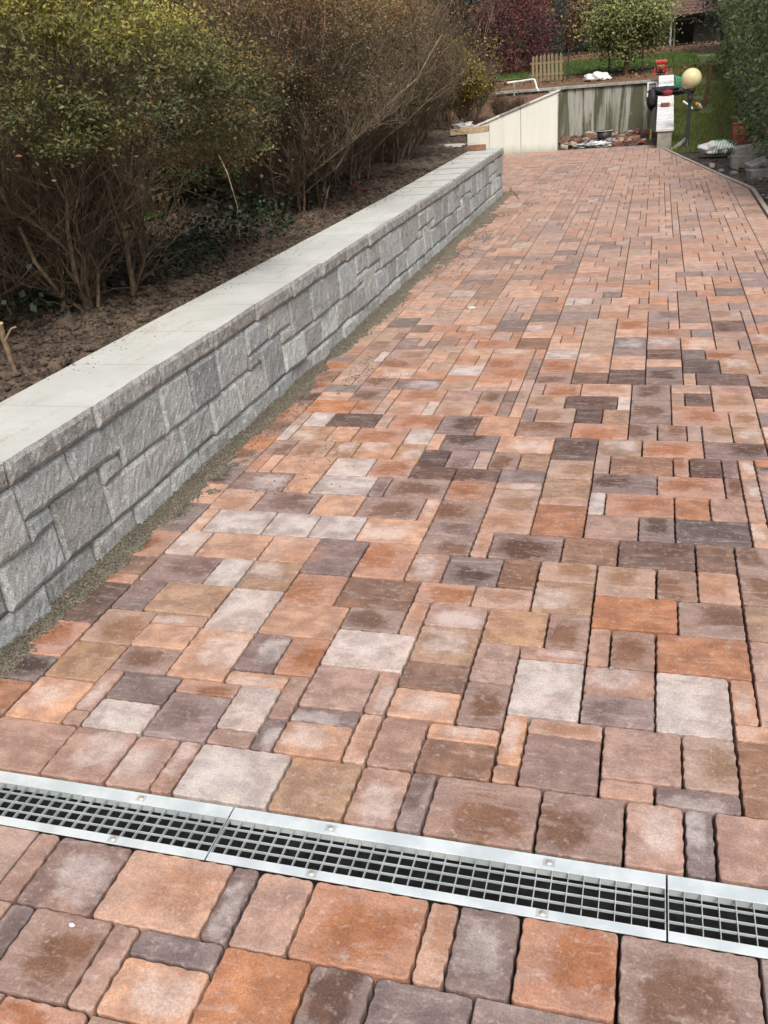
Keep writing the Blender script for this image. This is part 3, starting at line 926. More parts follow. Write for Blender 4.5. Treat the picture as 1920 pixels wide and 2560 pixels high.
# ------------------------------------------------------------------ the soil bed behind the wall
def z_bed(u, v):
    d = max(0.0, -2.36 - u)
    z = 0.545 + 0.03 * min(d, 1.0) + 0.034 * fbm(u, v, 1.3, 4.5, 3) + 0.026 * fbm(u, v, 6.3, 15.0, 3)
    return z * lift(v) + (0.02 if v > 8 else 0.0)
def bed_edge(v):
    return -2.375 if v < 12.5 else min(-2.375, -0.192 * v)
bed = struct(grid('soil_bed', np.concatenate([np.linspace(-12, -4.6, 12), np.linspace(-4.5, -2.375, 74)]), np.concatenate([np.linspace(-4, 0.5, 8), np.linspace(0.6, 13.5, 420), np.linspace(13.7, 19.3, 40)]),
                  z_bed, 'soil', keep=lambda u, v: u < bed_edge(v)))
def clods(n, u0, u1, v0, v1, s0, s1, zf):
    P = np.array([(u, v, zf(u, v) + 0.002) for u, v in zip(rng.uniform(u0, u1, n), rng.uniform(v0, v1, n))])
    return pebbles(P, rng.uniform(s0, s1, n) ** 1.0)
pv, pf = clods(15000, -3.4, -2.385, 1.5, 10.5, 0.004, 0.027, z_bed)
stuff(link('clods', np_mesh('clods', pv, pf), 'soil', bed))
pv, pf = clods(2500, 0.05, 2.2, 9.5, 18.5, 0.006, 0.04, lambda u, v: -0.06 if u > kerb_u(v) + 0.09 else -0.2)
stuff(link('clods', np_mesh('clods', pv, pf), 'soil', verge))

# crumbs of soil that have rolled onto the cap stones
cn = 900
cu_ = -2.378 + np.abs(rng.normal(0, 0.09, cn)); cv_ = rng.uniform(1.6, 12.4, cn)
ck = np.array([noise.noise((0.5, b_ * 1.4, 3)) > -0.05 for b_ in cv_]) & (cu_ < -1.97)
P = np.stack([cu_[ck], cv_[ck], np.array([0.587 * lift(b_) + 0.001 * (b_ > 8) for b_ in cv_[ck]])], -1)
pv, pf = pebbles(P, rng.uniform(0.0015, 0.006, len(P)))
stuff(link('crumbs', np_mesh('crumbs', pv, pf), 'soil', bed))
# lawn behind the hedge on the left, the rising lawn on the right and the garden beyond the walls
struct(grid('left_lawn', np.linspace(-30, -4.35, 40), np.linspace(-6, 19.3, 50), lambda u, v: 0.585 + 0.03 * fbm(u, v, 4, 0.8, 2) + 0.02 * max(0, v - 8), 'bright_turf'))
struct(grid('mound', np.linspace(-30, -1.90, 60), np.linspace(19.22, 22.75, 14),
            lambda u, v: max(0.5, min(1.0, 1.02 - 0.325 * (-1.86 - u))) - 0.04 + 0.02 * fbm(u, v, 1, 3, 2) + max(0, (v - 19.7) / 3.05) * max(0.0, 1.0 - max(0.5, min(1.0, 1.02 - 0.325 * (-1.86 - u)))), 'litter', keep=lambda u, v: u < -1.98 - (v - 19.2) * 0.11))
struct(grid('right_lawn', np.linspace(0.27, 26, 60), np.linspace(17.6, 31.2, 50), z_lawn, 'terrain'))
struct(grid('garden', np.linspace(-34, 0.30, 70), np.linspace(22.72, 30, 30), lambda u, v: z_garden(v) - 0.03 + 0.03 * fbm(u, v, 9, 0.9, 2), 'litter'))
struct(grid('garden_lawn', np.linspace(-34, 1.0, 50), np.linspace(26.4, 31.4, 16), lambda u, v: z_garden(v) - 0.005 + 0.02 * fbm(u, v, 9, 0.9, 2), 'bright_turf'))
struct(grid('leaf_bank', np.linspace(-34, 26, 80), np.linspace(30.6, 46, 30), lambda u, v: z_garden(v) - 0.05 + 0.22 * min(1, max(0, (v - 31.0) / 2.5)) - 0.06 * max(0, v - 31.5) + 0.05 * fbm(u, v, 2, 1.5, 3), 'litter'))

# ================================================================== VEGETATION
def leaves_mesh(name, pos, nrm, size, col, aspect=0.45, fold=0.25):
    """one folded diamond per leaf; pos (n,3), nrm (n,3) facing, size (n,), col (n,3)"""
    n = len(pos)
    nrm = nrm / (np.linalg.norm(nrm, axis=1)[:, None] + 1e-9)
    t = rng.normal(size=(n, 3))
    t -= nrm * np.sum(t * nrm, 1)[:, None]
    t /= np.linalg.norm(t, axis=1)[:, None] + 1e-9
    b = np.cross(nrm, t)
    s = size[:, None]
    base = pos - t * s * 0.5
    tip = pos + t * s * 0.5
    l = pos + b * s * aspect * 0.5 + nrm * s * fold * 0.3 + t * s * 0.05
    r = pos - b * s * aspect * 0.5 + nrm * s * fold * 0.3 + t * s * 0.05
    V = np.stack([base, r, tip, l], 1).reshape(-1, 3)
    i = np.arange(n)[:, None] * 4
    F = np.concatenate([i + np.array([[0, 1, 2]]), i + np.array([[0, 2, 3]])])
    C = np.repeat(np.concatenate([col, np.ones((n, 1))], 1), 4, axis=0)
    return np_mesh(name, V, F, C)

def palette(n, cols, w, jit=0.2):
    cols = np.array(cols, float)
    k = rng.choice(len(cols), n, p=np.array(w, float) / np.sum(w))
    c = cols[k] * rng.uniform(1 - jit, 1 + jit, (n, 1))
    return c

def grow(start, direction, length, k, wobble, up=0.0, r0=0.01, r1=0.002):
    p = np.array(start, float)
    d = np.array(direction, float); d /= np.linalg.norm(d)
    pts = [p.copy()]
    for i in range(k):
        d = d + rng.normal(0, wobble, 3) + np.array([0, 0, up])
        d /= np.linalg.norm(d)
        p = p + d * length / k
        pts.append(p.copy())
    return np.array(pts), np.linspace(r0, r1, k + 1)

def shrub(name, label, base, stems, height, spread, leaf, twig_n, group=None, r_stem=0.016, lean=(0, 0), mat='leaf', stem_mat='bark', side_lo=0.25, cat='shrub', twig_len=0.5, pale=0.12):
    """many-stemmed shrub: each main stem a part, side branches and twigs joined, leaves joined.
    leaf: dict(n, size, cols(list of (rgb,w)), zmin, tops) leaf clumps sit on twig ends"""
    bx, by, bz = base
    root = empty(name, base, label, cat, group)
    stem_paths = []
    for i in range(stems):
        a = 2 * math.pi * i / stems + rng.uniform(-0.4, 0.4)
        rr = spread * 0.22 * math.sqrt(rng.uniform(0.05, 1))
        st = np.array([rr * math.cos(a), rr * math.sin(a), -0.05])
        out = rng.uniform(0.10, 0.50)
        P, rad = grow(st, (math.cos(a) * out + lean[0], math.sin(a) * out + lean[1], 1.0), height * rng.uniform(0.75, 1.0), 9, 0.16, 0.06, r_stem * rng.uniform(0.6, 1.25), 0.004)
        stem_paths.append(P)
        v, q = tubes([P], [rad], 6)
        link('stem', np_mesh('stem', v, q, smooth=True), stem_mat if i % 3 else 'twig_pale', root)
    # side branches, then twigs
    B, BR = [], []
    for P in stem_paths:
        for _ in range(11):
            k = rng.integers(1, 9)
            f = rng.uniform(0, 1)
            s = P[k] * f + P[k - 1] * (1 - f)
            d = rng.normal(0, 0.5, 3) + 0.8 * (P[k] - P[k - 1]) / (np.linalg.norm(P[k] - P[k - 1]) + 1e-6); d[2] = abs(d[2]) * 0.6 + 0.6
            p, r = grow(s, d, height * rng.uniform(0.2, 0.42), 6, 0.16, 0.04, 0.0065, 0.0022)
            B.append(p); BR.append(r)
    v, q = tubes(B, BR, 4)
    stuff(link('branches', np_mesh('branches', v, q), 'twig', root))
    T, TR = [], []
    allp = B + stem_paths
    for _ in range(twig_n):
        P = allp[rng.integers(len(allp))]
        k = rng.integers(max(1, len(P) // 6), len(P))
        d = rng.normal(0, 0.5, 3) + 0.5 * (P[k] - P[k - 1]) / (np.linalg.norm(P[k] - P[k - 1]) + 1e-6); d[2] = d[2] * 0.5 + 0.75
        p, r = grow(P[k] + rng.normal(0, 0.01, 3), d, rng.uniform(0.35, 1.0) * twig_len, 4, 0.25, 0.03, 0.0024, 0.0009)
        T.append(p); TR.append(r)
    npale = int(len(T) * pale)
    for nm, a, b, m in (('twigs', npale, len(T), 'twig'), ('pale_twigs', 0, npale, 'twig_pale')):
        if b > a:
            v, q = tubes(T[a:b], TR[a:b], 3)
            stuff(link(nm, np_mesh(nm, v, q), m, root))
    # leaves on the twigs' outer halves
    ends = np.array([t[-1] for t in T] + [t[-2] for t in T] + [t[2] for t in T])
    ends = ends[(ends[:, 2] > leaf['zmin'] + rng.normal(0, 0.12, len(ends)))]
    if leaf['n'] and len(ends):
        n = leaf['n']
        wts = np.clip((ends[:, 2] - leaf['zmin']) / (height * 0.55), 0.08, 1) ** leaf.get('pow', 1.0)
        # clumpy: some twig ends carry many leaves, others none
        cl = np.array([noise.noise((e[0] * 3.2, e[1] * 3.2, e[2] * 3.2 + 7)) for e in ends])
        wts *= np.clip(0.35 + 1.6 * cl, 0.03, 1.5)
        wts /= wts.sum()
        k = rng.choice(len(ends), n, p=wts)
        pos = ends[k] + rng.normal(0, leaf.get('spread', 0.035), (n, 3))
        nrm = rng.normal(0, 0.7, (n, 3)) + np.array([0, 0, 0.75])
        cols = palette(n, [c for c, _ in leaf['cols']], [w for _, w in leaf['cols']])
        if 'top' in leaf:                       # young growth at the top of the bush is another colour
            tz = np.clip((pos[:, 2] - leaf['top'][1]) / 0.45 + rng.normal(0, 0.25, n) + 1.2 * (cl[k] - 0.1), 0, 1)[:, None]
            tc = palette(n, [c for c, _ in leaf['top'][0]], [w for _, w in leaf['top'][0]])
            cols = cols * (1 - tz) + tc * tz
        size = leaf['size'] * rng.uniform(0.6, 1.3, n)
        stuff(link('foliage', leaves_mesh('foliage', pos, nrm, size, cols, leaf.get('aspect', 0.45)), mat, root))
    cr = leaf.get('crown')
    if cr:                                     # the dense leafy outer shell of the bush
        cx, cy, cz, rx, ry, rz, n, clumps, hollow = cr
        d = rng.normal(size=(clumps, 3)); d /= np.linalg.norm(d, axis=1)[:, None]
        d *= rng.uniform(hollow, 1.0, (clumps, 1)) ** 0.5
        cc = d * np.array([rx, ry, rz]) + np.array([cx, cy, cz])
        lump = np.array([noise.noise((c[0] * 2.1, c[1] * 2.1, c[2] * 2.1 + bx)) for c in cc])
        cc += d * (lump * 0.28)[:, None]
        cc = cc[cc[:, 2] > leaf.get('cmin', 0.5) - leaf.get('droop', 0.0) * np.clip(cc[:, 1] / ry, 0, 1)]
        k = rng.integers(0, len(cc), n)
        sc = rng.uniform(0.5, 1.4, len(cc))[k][:, None]
        pos = cc[k] + rng.normal(0, 1, (n, 3)) * sc * np.array([0.085, 0.085, 0.040]) * leaf.get('cs', 1.0)
        nrm = rng.normal(0, 0.6, (n, 3)) + np.array([0.1, -0.15, 0.9])
        cols = palette(n, [c for c, _ in leaf['cols']], [w for _, w in leaf['cols']], 0.3)
        if 'top' in leaf:
            tz = np.clip((pos[:, 2] - leaf['top'][1]) / 0.6 + rng.normal(0, 0.22, len(cc))[k] + rng.normal(0, 0.12, n), 0, 1)[:, None]
            tc = palette(n, [c for c, _ in leaf['top'][0]], [w for _, w in leaf['top'][0]], 0.3)
            cols = cols * (1 - tz) + tc * tz
        cb = rng.uniform(0.55, 1.3, len(cc))           # every leafy clump has its own brightness, and a few are dying back
        dead = rng.uniform(0, 1, len(cc)) < 0.10
        cols = cols * cb[k][:, None]
        cols = np.where(dead[k][:, None], cols * np.array([1.15, 0.72, 0.7]), cols)
        stuff(link('crown', leaves_mesh('crown', pos, nrm, leaf['size'] * rng.uniform(0.5, 1.5, n), cols, leaf.get('aspect', 0.45)), mat, root))
        # fine twiglets that carry the shell
        m = min(len(cc), 2600)
        T2, R2 = [], []
        for c in cc[:m]:
            dd = c - np.array([cx, cy, cz - 0.7 * rz]); dd /= np.linalg.norm(dd)
            p, r = grow(c - dd * rng.uniform(.2, .45), dd + rng.normal(0, .25, 3), rng.uniform(.25, .5), 3, .2, .03, .0026, .001)
            T2.append(p); R2.append(r)
        v, q = tubes(T2, R2, 3)
        stuff(link('twiglets', np_mesh('twiglets', v, q), 'twig', root))
    return root

OLIVE = [((0.095, 0.105, 0.034), 4), ((0.130, 0.130, 0.045), 3), ((0.065, 0.085, 0.034), 3), ((0.15, 0.11, 0.05), 1), ((0.20, 0.09, 0.03), 0.15)]
YELLOW = [((0.310, 0.285, 0.055), 4), ((0.235, 0.235, 0.052), 3), ((0.37, 0.32, 0.065), 2), ((0.30, 0.19, 0.05), 0.6)]
DARKG = [((0.022, 0.042, 0.016), 4), ((0.035, 0.055, 0.022), 3), ((0.05, 0.06, 0.03), 1)]
BROWN = [((0.165, 0.120, 0.062), 3), ((0.115, 0.100, 0.048), 3), ((0.21, 0.145, 0.07), 2), ((0.085, 0.092, 0.042), 2.5), ((0.28, 0.16, 0.06), 0.6)]
RUST = [((0.27, 0.165, 0.06), 3), ((0.21, 0.14, 0.06), 3), ((0.33, 0.19, 0.065), 1)]
GROUPH = 'old shrubs planted along the top of the wall'
S1 = dict(n=5000, size=0.023, cols=OLIVE, zmin=0.8, top=(YELLOW, 1.10), spread=0.05, pow=1.6, cmin=0.86, droop=0.45, crown=(0.12, 0.15, 1.02, 1.08, 1.40, 0.62, 95000, 430, 0.62))
shrub('shrub', 'wide shrub with yellow green top and bare brown stems, nearest the cut stub', (-3.25, 4.40, 0.56), 20, 1.45, 1.9, S1, 5600, None, 0.015, (0.08, 0.05), pale=0.16, twig_len=0.42)
shrub('shrub', 'yellow green shrub leaning over the soil, beside the wide bare-stemmed one', (-3.5, 2.7, 0.56), 8, 1.4, 1.3, dict(S1, n=3000, crown=(0.0, 0.0, 1.0, 0.95, 1.0, 0.6, 42000, 230, 0.6)), 1600, None, 0.016, (0.0, 0.05), twig_len=0.42)
shrub('shrub', 'light-blocking dark leafy shrub behind the shrub that leans over the soil', (-5.0, 2.4, 0.58), 8, 2.3, 1.8, dict(S1, n=3000, zmin=0.3, cmin=0.0, size=0.07, cols=OLIVE + DARKG, crown=(0, 0, 1.0, 1.2, 1.6, 1.35, 24000, 900, 0.2)), 1000)  # back row: large leaves down to the ground, added to block light from behind
shrub('shrub', 'light-blocking olive leaved shrub standing just behind the wide yellow green one', (-4.85, 5.3, 0.58), 9, 2.3, 1.9, dict(S1, n=4000, zmin=0.3, cmin=0.05, size=0.06, cols=OLIVE + DARKG, crown=(0, 0, 1.0, 1.2, 1.6, 1.35, 34000, 1100, 0.2)), 1500)  # leaf mass enlarged and thickened here to stop light coming through
S2 = dict(n=5000, size=0.022, cols=BROWN + [((0.085, 0.092, 0.045), 3)], zmin=0.45, top=(RUST, 1.30), spread=0.05, pow=1.0, cmin=0.66, cs=1.0, crown=(0.12, 0, 1.12, 0.92, 1.15, 0.86, 46000, 800, 0.5))
shrub('shrub', 'dense brown twiggy shrub with few leaves beside the grass gap', (-3.20, 7.85, 0.57), 22, 1.9, 1.6, S2, 7000, None, 0.012, (0.06, 0.0), pale=0.06, twig_len=0.42)
shrub('shrub', 'brown twiggy shrub with rust coloured top, middle of the row', (-3.22, 9.6, 0.60), 22, 2.0, 1.6, S2, 6200, None, 0.012, (0.06, 0.0), pale=0.07, twig_len=0.42)
shrub('shrub', 'brown bare shrub with long pale canes near the end of the wall', (-3.28, 11.5, 0.62), 20, 2.0, 1.6, dict(S2, crown=(0.10, 0, 1.1, 0.85, 1.2, 0.86, 34000, 1300, 0.5)), 5600, None, 0.012, (0.06, 0.0), pale=0.13, twig_len=0.42)
shrub('shrub', 'olive brown shrub between the pale-caned one and the bright yellow one', (-3.55, 13.6, 0.64), 10, 1.9, 1.4, dict(S2, size=0.03, crown=(0.05, 0, 1.0, 0.8, 1.1, 0.85, 20000, 900, 0.4)), 2600, None, 0.012, (0.04, 0.0), pale=0.1)
S3 = dict(n=3000, size=0.07, cols=DARKG + BROWN, zmin=0.3, spread=0.07, cmin=0.0, cs=1.6, crown=(0, 0, 1.0, 1.1, 1.25, 1.5, 20000, 900, 0.15))  # hidden back row, leaves oversized and low to block light from behind
for (x, y, lab) in ((-4.95, 8.3, 'light-blocking dark leafy shrub behind the two brown twiggy shrubs'), (-5.3, 12.9, 'light-blocking dark leafy shrub behind the bare shrub with pale canes'), (-5.0, 15.2, 'light-blocking dark leafy shrub close behind the bright yellow one')):
    shrub('shrub', lab, (x, y, 0.62), 7, 2.4, 1.9, S3, 1300)
YF = [((0.36, 0.32, 0.03), 3), ((0.26, 0.25, 0.04), 2), ((0.10, 0.09, 0.03), 2), ((0.08, 0.06, 0.03), 1.5)]
shrub('shrub', 'small shrub with bright yellow leaves beyond the end of the stone wall', (-3.45, 16.7, 0.62), 8, 1.25, 1.2, dict(n=2500, size=0.05, cols=YF, zmin=0.35, spread=0.07, cmin=0.3, crown=(0.1, 0, 0.78, 0.50, 0.6, 0.42, 9000, 220, 0.4)), 1100)
S5 = dict(n=3500, size=0.045, cols=BROWN + DARKG, zmin=0.05, spread=0.06)
shrub('shrub', 'low dark twiggy shrub just behind the low end of the white wall', (-3.75, 20.0, 0.62), 9, 0.95, 1.2, S5, 1600)
shrub('shrub', 'brown twiggy shrub on the mound, behind the bright yellow one', (-4.5, 18.6, 0.66), 9, 1.5, 1.5, dict(S5, n=5000), 1700)
shrub('shrub', 'low reddish brown heather clump along the coping of the white wall', (-2.95, 19.75, 0.66), 8, 0.24, 0.9, dict(n=2500, size=0.03, cols=[((0.10, 0.035, 0.03), 3), ((0.13, 0.06, 0.04), 2), ((0.08, 0.07, 0.03), 1)], zmin=0.0, spread=0.05), 900, twig_len=0.3)
# ivy and seedlings at the feet of the shrubs
for (x, y, r, n, lab) in ((-3.05, 5.2, 0.42, 1100, 'low patch of dark ivy at the foot of the wide shrub'), (-3.1, 6.5, 0.45, 1100, 'low patch of dark ivy below the grass gap'),
                          (-3.45, 4.0, 0.5, 1300, 'dark seedlings among the stems of the wide shrub'), (-3.3, 7.9, 0.5, 900, 'dark seedlings among the stems of the brown shrub beside the grass gap'), (-3.6, 2.6, 0.5, 900, 'dark seedlings under the shrub that leans over the soil')):
    a = rng.uniform(0, 6.28, n); q = np.sqrt(rng.uniform(0, 1, n)) * r
    pos = np.stack([q * np.cos(a), q * np.sin(a) * 1.5, np.abs(rng.normal(0.08, 0.10, n))], -1)
    o = link('ivy', leaves_mesh('ivy', pos, rng.normal(0, .6, (n, 3)) + np.array([0, 0, 1.0]), rng.uniform(.02, .05, n), palette(n, [(0.018, .034, .016), (.03, .045, .022)], [1, 1]), 0.8), 'leaf', None, (x, y, 0.585))
    tag(o, lab, 'ivy')

def tree(name, label, base, trunk_h, crown, leaf_n, size, cols, mat='leaf', r=0.06, group=None, aspect=0.5, clumps=60, lobes=None, hollow=0.55, flat=1.0):
    """trunk, limbs, and a crown of leaf clumps over an ellipsoid; crown=(cx,cy,cz,rx,ry,rz) relative to the base"""
    root = empty(name, base, label, 'tree', group)
    cx, cy, cz, rx, ry, rz = crown
    P, rad = grow((0, 0, -0.1), (cx * 0.3, cy * 0.3, 1), trunk_h + rz * 0.5 + 0.1, 7, 0.06, 0.1, r, r * 0.45)
    v, q = tubes([P], [rad], 8)
    link('trunk', np_mesh('trunk', v, q, smooth=True), 'bark', root)
    cc = []
    for _ in range(clumps):
        d = rng.normal(size=3); d /= np.linalg.norm(d)
        d *= rng.uniform(hollow, 1.0) ** 0.6 * rng.uniform(0.88, 1.06)
        cc.append((cx + d[0] * rx, cy + d[1] * ry, cz + d[2] * rz))
    cc = np.array(cc)
    L, LR = [], []
    for c in cc[::2]:
        s = P[rng.integers(3, len(P))]
        m = (s + c) / 2 + rng.normal(0, 0.08, 3)
        L.append(np.array([s, m, c])); LR.append([r * 0.32, r * 0.2, r * 0.06])
    v, q = tubes(L, LR, 4)
    stuff(link('limbs', np_mesh('limbs', v, q), 'bark', root))
    k = rng.integers(0, len(cc), leaf_n)
    cs = rng.uniform(0.7, 1.3, len(cc))[k][:, None]
    sp = np.array([rx, ry, rz]) * 0.19
    pos = cc[k] + rng.normal(0, 1, (leaf_n, 3)) * sp * cs
    nrm = rng.normal(0, 0.6, (leaf_n, 3)) + np.array([0, -0.2, 0.7]) + (pos - np.array([cx, cy, cz])) * 0.4
    col = palette(leaf_n, [c for c, _ in cols], [w for _, w in cols])
    tint = rng.uniform(0.75, 1.25, len(cc))[k][:, None]
    stuff(link('crown', leaves_mesh('crown', pos, nrm, size * rng.uniform(0.6, 1.3, leaf_n), col * tint, aspect), mat, root))
    return root

# garden trees beyond the walls
tree('tree', 'round bushy yellow green tree on a short trunk behind the stained wall', (-0.80, 25.4, 1.13), 0.45, (-0.02, 0, 1.28, 1.0, 0.95, 0.86), 22000, 0.072,
     [((0.26, 0.28, 0.10), 3), ((0.33, 0.33, 0.12), 2), ((0.10, 0.14, 0.06), 2), ((0.17, 0.21, 0.08), 3)], r=0.075, clumps=110, hollow=0.35)
tree('tree', 'maroon leaved maple beside the picket fence', (-3.95, 28.5, 1.32), 0.25, (-0.1, 0, 1.05, 1.15, 0.9, 1.25), 14000, 0.065,
     [((0.11, 0.028, 0.038), 4), ((0.075, 0.025, 0.03), 4), ((0.26, 0.02, 0.055), 1.2), ((0.12, 0.07, 0.06), 2)], r=0.06, clumps=70)
tree('tree', 'loose grey green conifer between the maple and the dark hedge', (-3.35, 31.5, 1.6), 0.3, (0, 0, 1.3, 0.62, 0.6, 1.45), 6000, 0.10,
     [((0.055, 0.085, 0.068), 3), ((0.085, 0.115, 0.095), 2), ((0.03, 0.05, 0.04), 3)], r=0.05, aspect=0.2, clumps=50)
tree('tree', 'tall copper leaved beech overhanging the garden', (-3.1, 36.0, 1.75), 1.7, (0.1, -1.2, 1.75, 2.0, 1.4, 1.2), 14000, 0.11,
     [((0.30, 0.17, 0.08), 3), ((0.21, 0.12, 0.055), 3), ((0.36, 0.22, 0.10), 1)], r=0.12, clumps=70)
tree('tree', 'dark green tree in the back left of the garden, behind the maple', (-6.6, 34.0, 1.9), 1.0, (0, 0, 2.6, 2.4, 1.8, 2.3), 9000, 0.13,
     [((0.022, 0.045, 0.018), 3), ((0.035, 0.06, 0.022), 2)], r=0.11, clumps=70)
tree('tree', 'grey green loose tree beside the shed, at the far end of the laurel hedge', (2.1, 30.5, 1.45), 0.2, (0, 0, 1.6, 1.0, 1.1, 1.9), 9000, 0.10,
     [((0.06, 0.085, 0.06), 3), ((0.10, 0.125, 0.095), 2), ((0.03, 0.045, 0.03), 3)], r=0.06, aspect=0.4, clumps=60)

def hedge(name, label, base, size, leaf_n, lsize, cols, mat, stems=10, aspect=0.5, bulge=0.15, cat='hedge', mass=True):
    """leafy hedge: size = (lx, ly, h); leaves lie thickest near its faces"""
    root = empty(name, base, label, cat)
    lx, ly, h = size
    n = leaf_n
    p = rng.uniform(0, 1, (n, 3))
    face = rng.uniform(0, 1, n)
    dep = np.abs(rng.normal(0, 0.12, n))
    p[:, 0] = np.where(face < 0.62, dep * 0.9, np.where(face < 0.74, 1 - dep, p[:, 0]))
    p[:, 2] = np.where(face > 0.86, 1 - dep * 0.6, p[:, 2])
    p[:, 1] = np.where((face > 0.74) & (face < 0.86), dep * ly ** 0 * 0.12, p[:, 1])
    pos = np.stack([p[:, 0] * lx, p[:, 1] * ly, p[:, 2] * h], -1)
    b = np.array([fbm(a[1] * 0.9, a[2] * 0.9, base[0], 1.0, 3) + 0.5 * noise.noise((a[1] * 3, a[2] * 3, 2.2)) for a in pos])
    pos[:, 0] -= bulge * b * 1.6 * (p[:, 0] < 0.5)
    pos[:, 2] += 0.2 * b * (p[:, 2] > 0.8)
    nrm = rng.normal(0, 0.55, (n, 3)) + np.array([-0.55, -0.35, 0.55])
    col = palette(n, [c for c, _ in cols], [w for _, w in cols], 0.3)
    stuff(link('foliage', leaves_mesh('foliage', pos, nrm, lsize * rng.uniform(0.6, 1.25, n), col, aspect), mat, root))
    for k in range(stems):
        P, r = grow((lx * rng.uniform(.25, .6), ly * (k + 0.5) / stems, -0.1), (0, 0, 1), h * 0.9, 6, 0.12, 0.1, 0.03, 0.008)
        v, q = tubes([P], [r], 5)
        link('stem', np_mesh('stem', v, q, smooth=True), 'bark', root)
    if mass:                                   # large inner leaves, coloured near black to paint the dim inside of the hedge
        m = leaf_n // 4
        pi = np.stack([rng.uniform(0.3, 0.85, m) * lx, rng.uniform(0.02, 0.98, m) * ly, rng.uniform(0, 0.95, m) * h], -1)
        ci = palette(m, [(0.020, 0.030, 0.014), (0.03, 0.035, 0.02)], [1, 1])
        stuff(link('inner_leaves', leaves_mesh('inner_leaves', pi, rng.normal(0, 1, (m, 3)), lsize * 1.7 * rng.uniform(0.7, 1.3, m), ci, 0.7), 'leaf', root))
    return root
LAUREL = [((0.105, 0.150, 0.048), 4), ((0.145, 0.190, 0.066), 3), ((0.070, 0.102, 0.038), 3), ((0.22, 0.25, 0.11), 1.2), ((0.30, 0.09, 0.04), 0.08)]
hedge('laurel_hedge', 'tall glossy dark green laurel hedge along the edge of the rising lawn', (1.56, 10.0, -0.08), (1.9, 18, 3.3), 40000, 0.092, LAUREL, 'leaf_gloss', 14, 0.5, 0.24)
DK = [((0.014, 0.024, 0.012), 4), ((0.022, 0.034, 0.016), 3), ((0.03, 0.04, 0.02), 1)]
hedge('back_hedge', 'dark evergreen hedge closing the back of the garden', (-20, 39.0, 1.4), (18.6, 2.0, 4.8), 20000, 0.20, DK, 'leaf', 20, 0.6, 0.1)
hedge('far_hedge', 'dark evergreen hedge standing behind the shed', (-3, 54.0, 1.2), (14, 2.0, 6.0), 9000, 0.24, DK, 'leaf', 8, 0.6, 0.1)
hedge('side_hedge', 'dark evergreen hedge across the lawn behind the shrubs', (-12.5, -4, 0.55), (1.8, 44, 6.0), 26000, 0.20, DK, 'leaf', 20, 0.6, 0.1)
bpy.data.objects['side_hedge'].scale.x = -1

# grass
def grass(name, parent, n, uf, vf, zf, h, cols, mat='blade', ok=None):
    u, v = uf(n), vf(n)
    if ok is not None:
        m = np.array([ok(a, b) for a, b in zip(u, v)])
        u, v = u[m], v[m]
    n = len(u)
    z = np.array([zf(a, b) for a, b in zip(u, v)])
    hh = h * rng.uniform(0.5, 1.3, n)
    a = rng.uniform(0, 6.28, n)
    w = hh * 0.08
    dx, dy = rng.normal(0, 0.35, n) * hh, rng.normal(0, 0.35, n) * hh
    b1 = np.stack([u - w * np.cos(a), v - w * np.sin(a), z - 0.01], -1)
    b2 = np.stack([u + w * np.cos(a), v + w * np.sin(a), z - 0.01], -1)
    tp = np.stack([u + dx, v + dy, z + hh], -1)
    V = np.stack([b1, b2, tp], 1).reshape(-1, 3)
    F = np.arange(3 * n).reshape(-1, 3)
    c = palette(n, [q for q, _ in cols], [q for _, q in cols], 0.3)
    C = np.repeat(np.concatenate([c, np.ones((n, 1))], 1), 3, axis=0)
    return stuff(link(name, np_mesh(name, V, F, C), mat, parent))
GR = [((0.12, 0.175, 0.04), 4), ((0.16, 0.20, 0.055), 3), ((0.24, 0.20, 0.09), 2), ((0.08, 0.12, 0.03), 2)]
BG = [((0.075, 0.135, 0.028), 4), ((0.11, 0.165, 0.045), 3), ((0.055, 0.095, 0.02), 2), ((0.16, 0.14, 0.06), 1)]
def uni(a, b): return lambda n: rng.uniform(a, b, n)
grass('grass', bpy.data.objects['right_lawn'], 26000, uni(0.30, 1.75), uni(17.6, 27), z_lawn, 0.075, GR, ok=lambda u, v: noise.noise((u * 1.6, v * 0.9, 3)) > -0.25)
grass('grass', bpy.data.objects['garden_lawn'], 16000, uni(-5, 1), uni(26.5, 31.2), lambda u, v: z_garden(v), 0.07, BG)
grass('grass', bpy.data.objects['left_lawn'], 14000, uni(-7.5, -4.4), uni(7, 14), lambda u, v: 0.585 + 0.02 * max(0, v - 8), 0.07, BG)
grass('grass', bpy.data.objects['mound'], 900, uni(-2.9, -2.1), uni(19.4, 22.3), lambda u, v: max(0.5, min(1.0, 1.02 - 0.325 * (-1.86 - u))) - 0.03, 0.06, BG)

